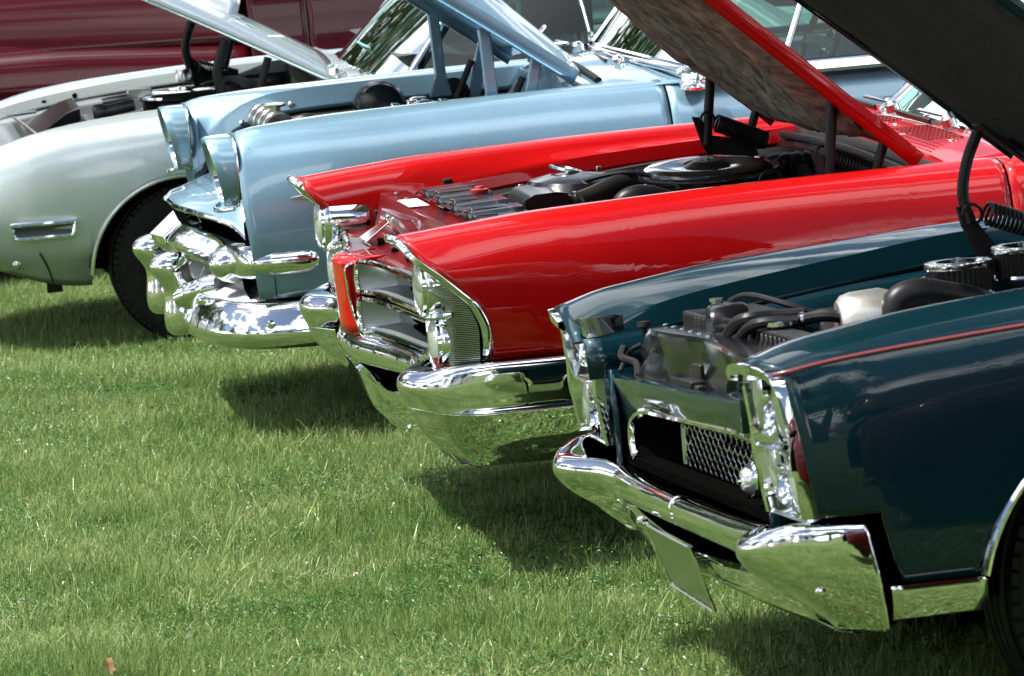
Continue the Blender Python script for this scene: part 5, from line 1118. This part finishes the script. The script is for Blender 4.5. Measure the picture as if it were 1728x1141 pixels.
MB().extrude([(-1.79, -.02, 1.052), (-1.79, .24, 1.052), (-1.86, .24, 1.020), (-1.90, -.02, 1.022)], (.0, 0, .002)).build('dash_paper', 'teal_paper', SV)
# notice seen from behind, propped in the far side window of the silver car
nm4 = SV.matrix_world.copy()
NT = thing('notice_sheet', 'dark slate notice with mirrored lettering behind the blue car windshield', 'notice', nm4)
MB().box((-2.55, -.72, 1.10), (.74, .006, .34)).build('sheet', 'sign_slate', NT)
def sign_line(txt, x, z, size, mat='sign_ink'):
    cu = bpy.data.curves.new('lettering', 'FONT'); cu.body = txt; cu.size = size; cu.extrude = .001; cu.align_x = 'CENTER'
    tmp = bpy.data.objects.new('lettering', cu); COL.objects.link(tmp); dg = bpy.context.evaluated_depsgraph_get(); me = bpy.data.meshes.new_from_object(tmp.evaluated_get(dg)); bpy.data.objects.remove(tmp)
    me.materials.clear(); me.materials.append(MAT[mat]); o = bpy.data.objects.new('lettering', me); COL.objects.link(o); o.parent = NT
    o.matrix_local = Matrix(((1, 0, 0, x), (0, 0, 1, -.715), (0, 1, 0, z), (0, 0, 0, 1)))
sign_line('Customers', -2.42, 1.190, .075); sign_line('will be required', -2.55, 1.105, .072); sign_line('and Used F', -2.52, 1.015, .080)
MB().box((-2.60, -.714, 1.175), (.14, .004, .09)).build('yellow_patch', 'sign_yellow', NT)

# ================================================================== maroon car, farthest
MR = car_root('dark maroon rounded car, farthest back behind the silver car', -3.30, 20.3, .166, .05, .12)
mk_ = []
for x, zt, hw in ((.10, .70, .55), (0, .82, .78), (-.25, .93, .90), (-.6, .985, .945), (-1.1, .985, .955), (-1.7, .955, .955), (-2.1, .93, .955)):
    k = hw/.955
    mk_.append((x, [(.50*k, zt+.02), (.56*k, zt-.02), (.64*k, zt-.015), (.76*k, zt), (.87*k, zt-.04), (.935*k, zt-.13), (.955*k, zt-.27), (.95*k, .55), (.93*k, .42), (.90*k, .34)]))
pair(side_loft(mk_, .10, -2.085, 5, arch_bottom(lambda x: .34, [(-.95, .36, .38)]), arches=[(-.95, .36, .38)]), 'fender', 'maroon_paint', MR, solid=.004)
mb_ = []
for x, zt, z2 in ((-2.09, .96, 1.24), (-2.6, .96, 1.24), (-3.4, .97, 1.22), (-4.7, .85, .98)):
    mb_.append((x, [(.74, z2), (.79, z2-.01), (.83, z2-.05), (.895, zt), (.94, zt-.12), (.955, zt-.27), (.95, .55), (.93, .42), (.90, .34), (.88, .33)]))
pair(side_loft(mb_, -2.092, -2.36, 3, lambda x: .34), 'cowl_side', 'maroon_paint', MR, solid=.004)
pair(side_loft(mb_, -2.368, -3.30, 3, lambda x: .34), 'door', 'maroon_paint', MR, solid=.004)
pair(side_loft(mb_, -3.308, -4.7, 3, arch_bottom(lambda x: .34, [(-3.9, .36, .36)]), arches=[(-3.9, .36, .36)]), 'quarter_panel', 'maroon_paint', MR, solid=.004)
hd = []
for x, h_, w_ in ((.12, .98, .22), (.08, 1.12, .30), (-.1, 1.22, .38), (-.5, 1.29, .46), (-1.2, 1.33, .56), (-2.09, 1.36, .68)):
    hd.append([(x, t*w_*(1+.06*(1-abs(t))), (.93 if x < 0 else .9)+(h_-.93)*(1-abs(t)**3.2)) for t in np.linspace(-1, 1, 41)])
hh = np.array(hd); hx = hh[:, 0, 0]; xs = np.linspace(.12, -2.09, 40)
MB().grid(pchip(hx, hh, xs)).build('hood', 'maroon_paint', MR, solid=.004)
tail(MR, [(x, [(p[0], p[1]) for p in q]) for x, q in mb_], 'maroon_paint')
deck(MR, mb_, -3.6, -4.7, 'maroon_paint', li=0); deck(MR, mb_, -2.095, -2.35, 'maroon_paint', 'cowl', li=0)
greenhouse(MR, dict(xb=-2.05, bow=.12, zb=1.32, yb=.66, xt=-2.42, zt=1.66, yt=.56, xr=-3.1, xrb=-3.7, zside=1.245, yside=.74), 'maroon_paint')
interior(MR, -2.15, .6, 'interior_tan')
def badge(txt, x0, dx, z, y, size):
    for i, ch in enumerate(txt):
        cu = bpy.data.curves.new('badge_letter', 'FONT'); cu.body = ch; cu.size = size; cu.extrude = .006; cu.align_x = 'CENTER'; cu.bevel_depth = .002
        tmp = bpy.data.objects.new('badge_letter', cu); COL.objects.link(tmp); dg = bpy.context.evaluated_depsgraph_get(); me = bpy.data.meshes.new_from_object(tmp.evaluated_get(dg)); bpy.data.objects.remove(tmp)
        me.materials.clear(); me.materials.append(MAT['chrome']); o = bpy.data.objects.new('badge_letter', me); COL.objects.link(o); o.parent = MR
        o.matrix_local = Matrix(((-1, 0, 0, x0-dx*i), (0, 0, 1, y), (0, 1, 0, z), (0, 0, 0, 1)))
badge('GD', -1.985, .065, 1.085, .610, .075)
for xw in (-.95, -3.9):
    for s in (1, -1): wheel(MR, xw, s*.79, .30, .36, .18, s < 0)
MB().box((-2.3, 0, .40), (4.2, 1.4, .12)).build('underbody', 'matt_black', MR)
wheel_well(MR, -.95, .36, .39, .92, .55)
MB().box((-.6, 0, .6), (1.2, 1.2, .3)).build('front_apron', 'matt_black', MR)

def copy_tree(o, parent=None):
    c = o.copy(); COL.objects.link(c); c.parent = parent
    for ch in o.children: copy_tree(ch, c)
    return c
# the next car of the row stands just outside the frame and shows only as a reflection in the teal fender
NB = copy_tree(MR); NB['label'] = 'dark maroon car beside the teal car, mirrored in the teal fender'
_m = MR.matrix_world.copy(); NB.matrix_world = Matrix.Translation((1.36, 5.75, -.03)) @ Matrix.Rotation(R(-.4), 4, 'Z') @ _m.to_3x3().to_4x4()

# ================================================================== trees round the lawn, mirrored in the paint and chrome
m, nt, b = newmat('bark'); vary(nt, b, (.05, .038, .028), (.12, .10, .08), 8); b.inputs['Roughness'].default_value = .9; noise_bump(nt, b, 20, .8, .03, 5)
m, nt, b = newmat('leaves'); vary(nt, b, (.022, .055, .012), (.055, .11, .025), 1.6); b.inputs['Roughness'].default_value = .55
def tree_meshes(seed, H):
    rng = np.random.default_rng(seed); tm = MB(); tm.tube(cr([(0, 0, -.1), (.05, .02, H*.2), (-.06, .05, H*.42), (.05, -.03, H*.72)], 5), list(np.linspace(.30, .06, 16)), 9)
    tips = []
    for k in range(11):
        a = k*2.4+rng.random(); z0 = H*(.24+.045*k); L = H*.30*(1-.05*k)*rng.uniform(.8, 1.15); e = (math.cos(a)*L, math.sin(a)*L, z0+L*rng.uniform(.45, .8))
        tm.tube(cr([(0, 0, z0), (e[0]*.5, e[1]*.5, z0+(e[2]-z0)*.35), e], 5), list(np.linspace(.10, .02, 11)), 6); tips += [e, (e[0]*.6, e[1]*.6, z0+(e[2]-z0)*.6)]
    tips += [(0, 0, H*.8), (0, 0, H*.92)]
    V = []; F = []
    for tx, ty, tz in tips:
        for c in range(9):
            cc = np.array([tx, ty, tz])+rng.normal(0, H*.055, 3); R0 = H*rng.uniform(.035, .07)
            for _ in range(26):
                p = cc+rng.normal(0, R0*.6, 3); d1 = rng.normal(0, 1, 3); d1 /= np.linalg.norm(d1); d2 = np.cross(d1, rng.normal(0, 1, 3)); d2 /= np.linalg.norm(d2); s = rng.uniform(.09, .17)
                i = len(V); V += [tuple(p-d1*s), tuple(p+d2*s*.6), tuple(p+d1*s), tuple(p-d2*s*.6)]; F.append((i, i+1, i+2, i+3))
    lm = bpy.data.meshes.new('crown'); lm.from_pydata(V, [], F); lm.materials.append(MAT['leaves'])
    return tm, lm
protos = []
for sd_i, Hh in ((11, 11.0), (12, 9.0), (13, 12.5)):
    tm, lm = tree_meshes(sd_i, Hh); o = tm.build('trunk', 'bark'); me = o.data; bpy.data.objects.remove(o); protos.append((me, lm))
rng = np.random.default_rng(5)
spots = [(-30, 2), (-27, -9), (-22, -17), (-15, -24), (-8, -21), (-1, -27), (6, -22), (13, -26), (20, -20), (27, -14), (-33, 13), (-30, 24), (-22, 34), (-12, 36), (-17, 40), (-8, 37), (-10, 44), (-14, 41), (-20, 38), (-15, 34), (-25, 30), (33, 15), (34, 3)]
for i, (x, y) in enumerate(spots):
    m4 = Matrix.Translation((x+rng.normal(0, 1), y+rng.normal(0, 1), 0)) @ Matrix.Rotation(rng.random()*6.28, 4, 'Z') @ Matrix.Scale(rng.uniform(1.0, 1.35), 4)
    o = thing('leafy_tree', 'leafy shade tree at the edge of the lawn, seen only in reflections', 'tree', m4, 'trees round the lawn')
    for nm, me in zip(('trunk', 'crown'), protos[i % 3]):
        c = bpy.data.objects.new(nm, me); COL.objects.link(c); c.parent = o
# small things on the lawn
def leaf(x, y, z, rz, label, mat, s=.05, lobes=True):
    P = [(0, -.5), (.08, -.30), (.22, -.22), (.16, -.06), (.30, .06), (.18, .16), (.16, .36), (.06, .34), (0, .55), (-.10, .30), (-.16, .38), (-.18, .14), (-.34, .02), (-.14, -.08), (-.20, -.28), (-.06, -.30)] if lobes else [(0, -.5), (.12, -.3), (.22, 0), (.16, .3), (0, .55), (-.16, .3), (-.22, 0), (-.12, -.3)]
    mb = MB(); mb.v = [(0, 0, 0)]+[(px*s, py*s, abs(px)*s*.5+.1*s*math.sin(py*5)) for px, py in P]
    n = len(P); mb.f = [(0, 1+i, 1+(i+1) % n) for i in range(n)]
    o = mb.build(('fallen_leaf' if lobes else 'broad_leaf'), mat); o.matrix_world = Matrix.Translation((x, y, z)) @ Matrix.Rotation(rz, 4, 'Z') @ Matrix.Rotation(R(35), 4, 'X'); o['label'] = label; o['category'] = 'leaf'
simple('dead_leaf', (.14, .07, .03), 0, .8, None, (.26, .15, .07), 40); simple('fresh_leaf', (.20, .34, .04), 0, .5)
simple('clover_petal', (.55, .54, .44), 0, .8)
leaf(-.971, 9.638, .055, .4, 'curled brown dead leaf on the grass at the bottom left', 'dead_leaf', .055)
leaf(-.581, 11.721, .055, 1.0, 'single broad yellow green leaf standing in the middle of the lawn', 'fresh_leaf', .045, False)
cf = MB(); rng = np.random.default_rng(3)
for k in range(46):
    d = rng.normal(0, 1, 3); d /= np.linalg.norm(d); d[2] = abs(d[2])*.9-.15; p = Vector(d)*.0065; q = Vector(d)*.002; t = Vector(d).orthogonal()*.0022
    cf.poly([q-t, q+t, p+t*1.2, p-t*1.2])
co = cf.build('clover_flower', 'clover_petal'); cme = co.data; bpy.data.objects.remove(co)
for x, y in ((-.606, 11.524), (-1.606, 14.653), (-.771, 11.908), (-.437, 10.628), (-.999, 11.909), (-1.276, 10.651), (-.512, 10.646), (-.827, 14.557), (-.098, 10.126), (-1.193, 11.084)):
    o = bpy.data.objects.new('clover_flower', cme); COL.objects.link(o); o.location = (x, y, .056); o.rotation_euler = (0, 0, x*40)
    o['label'] = 'small white clover flower dotted in the lawn'; o['category'] = 'flower'; o['group'] = 'white clover flowers in the lawn'
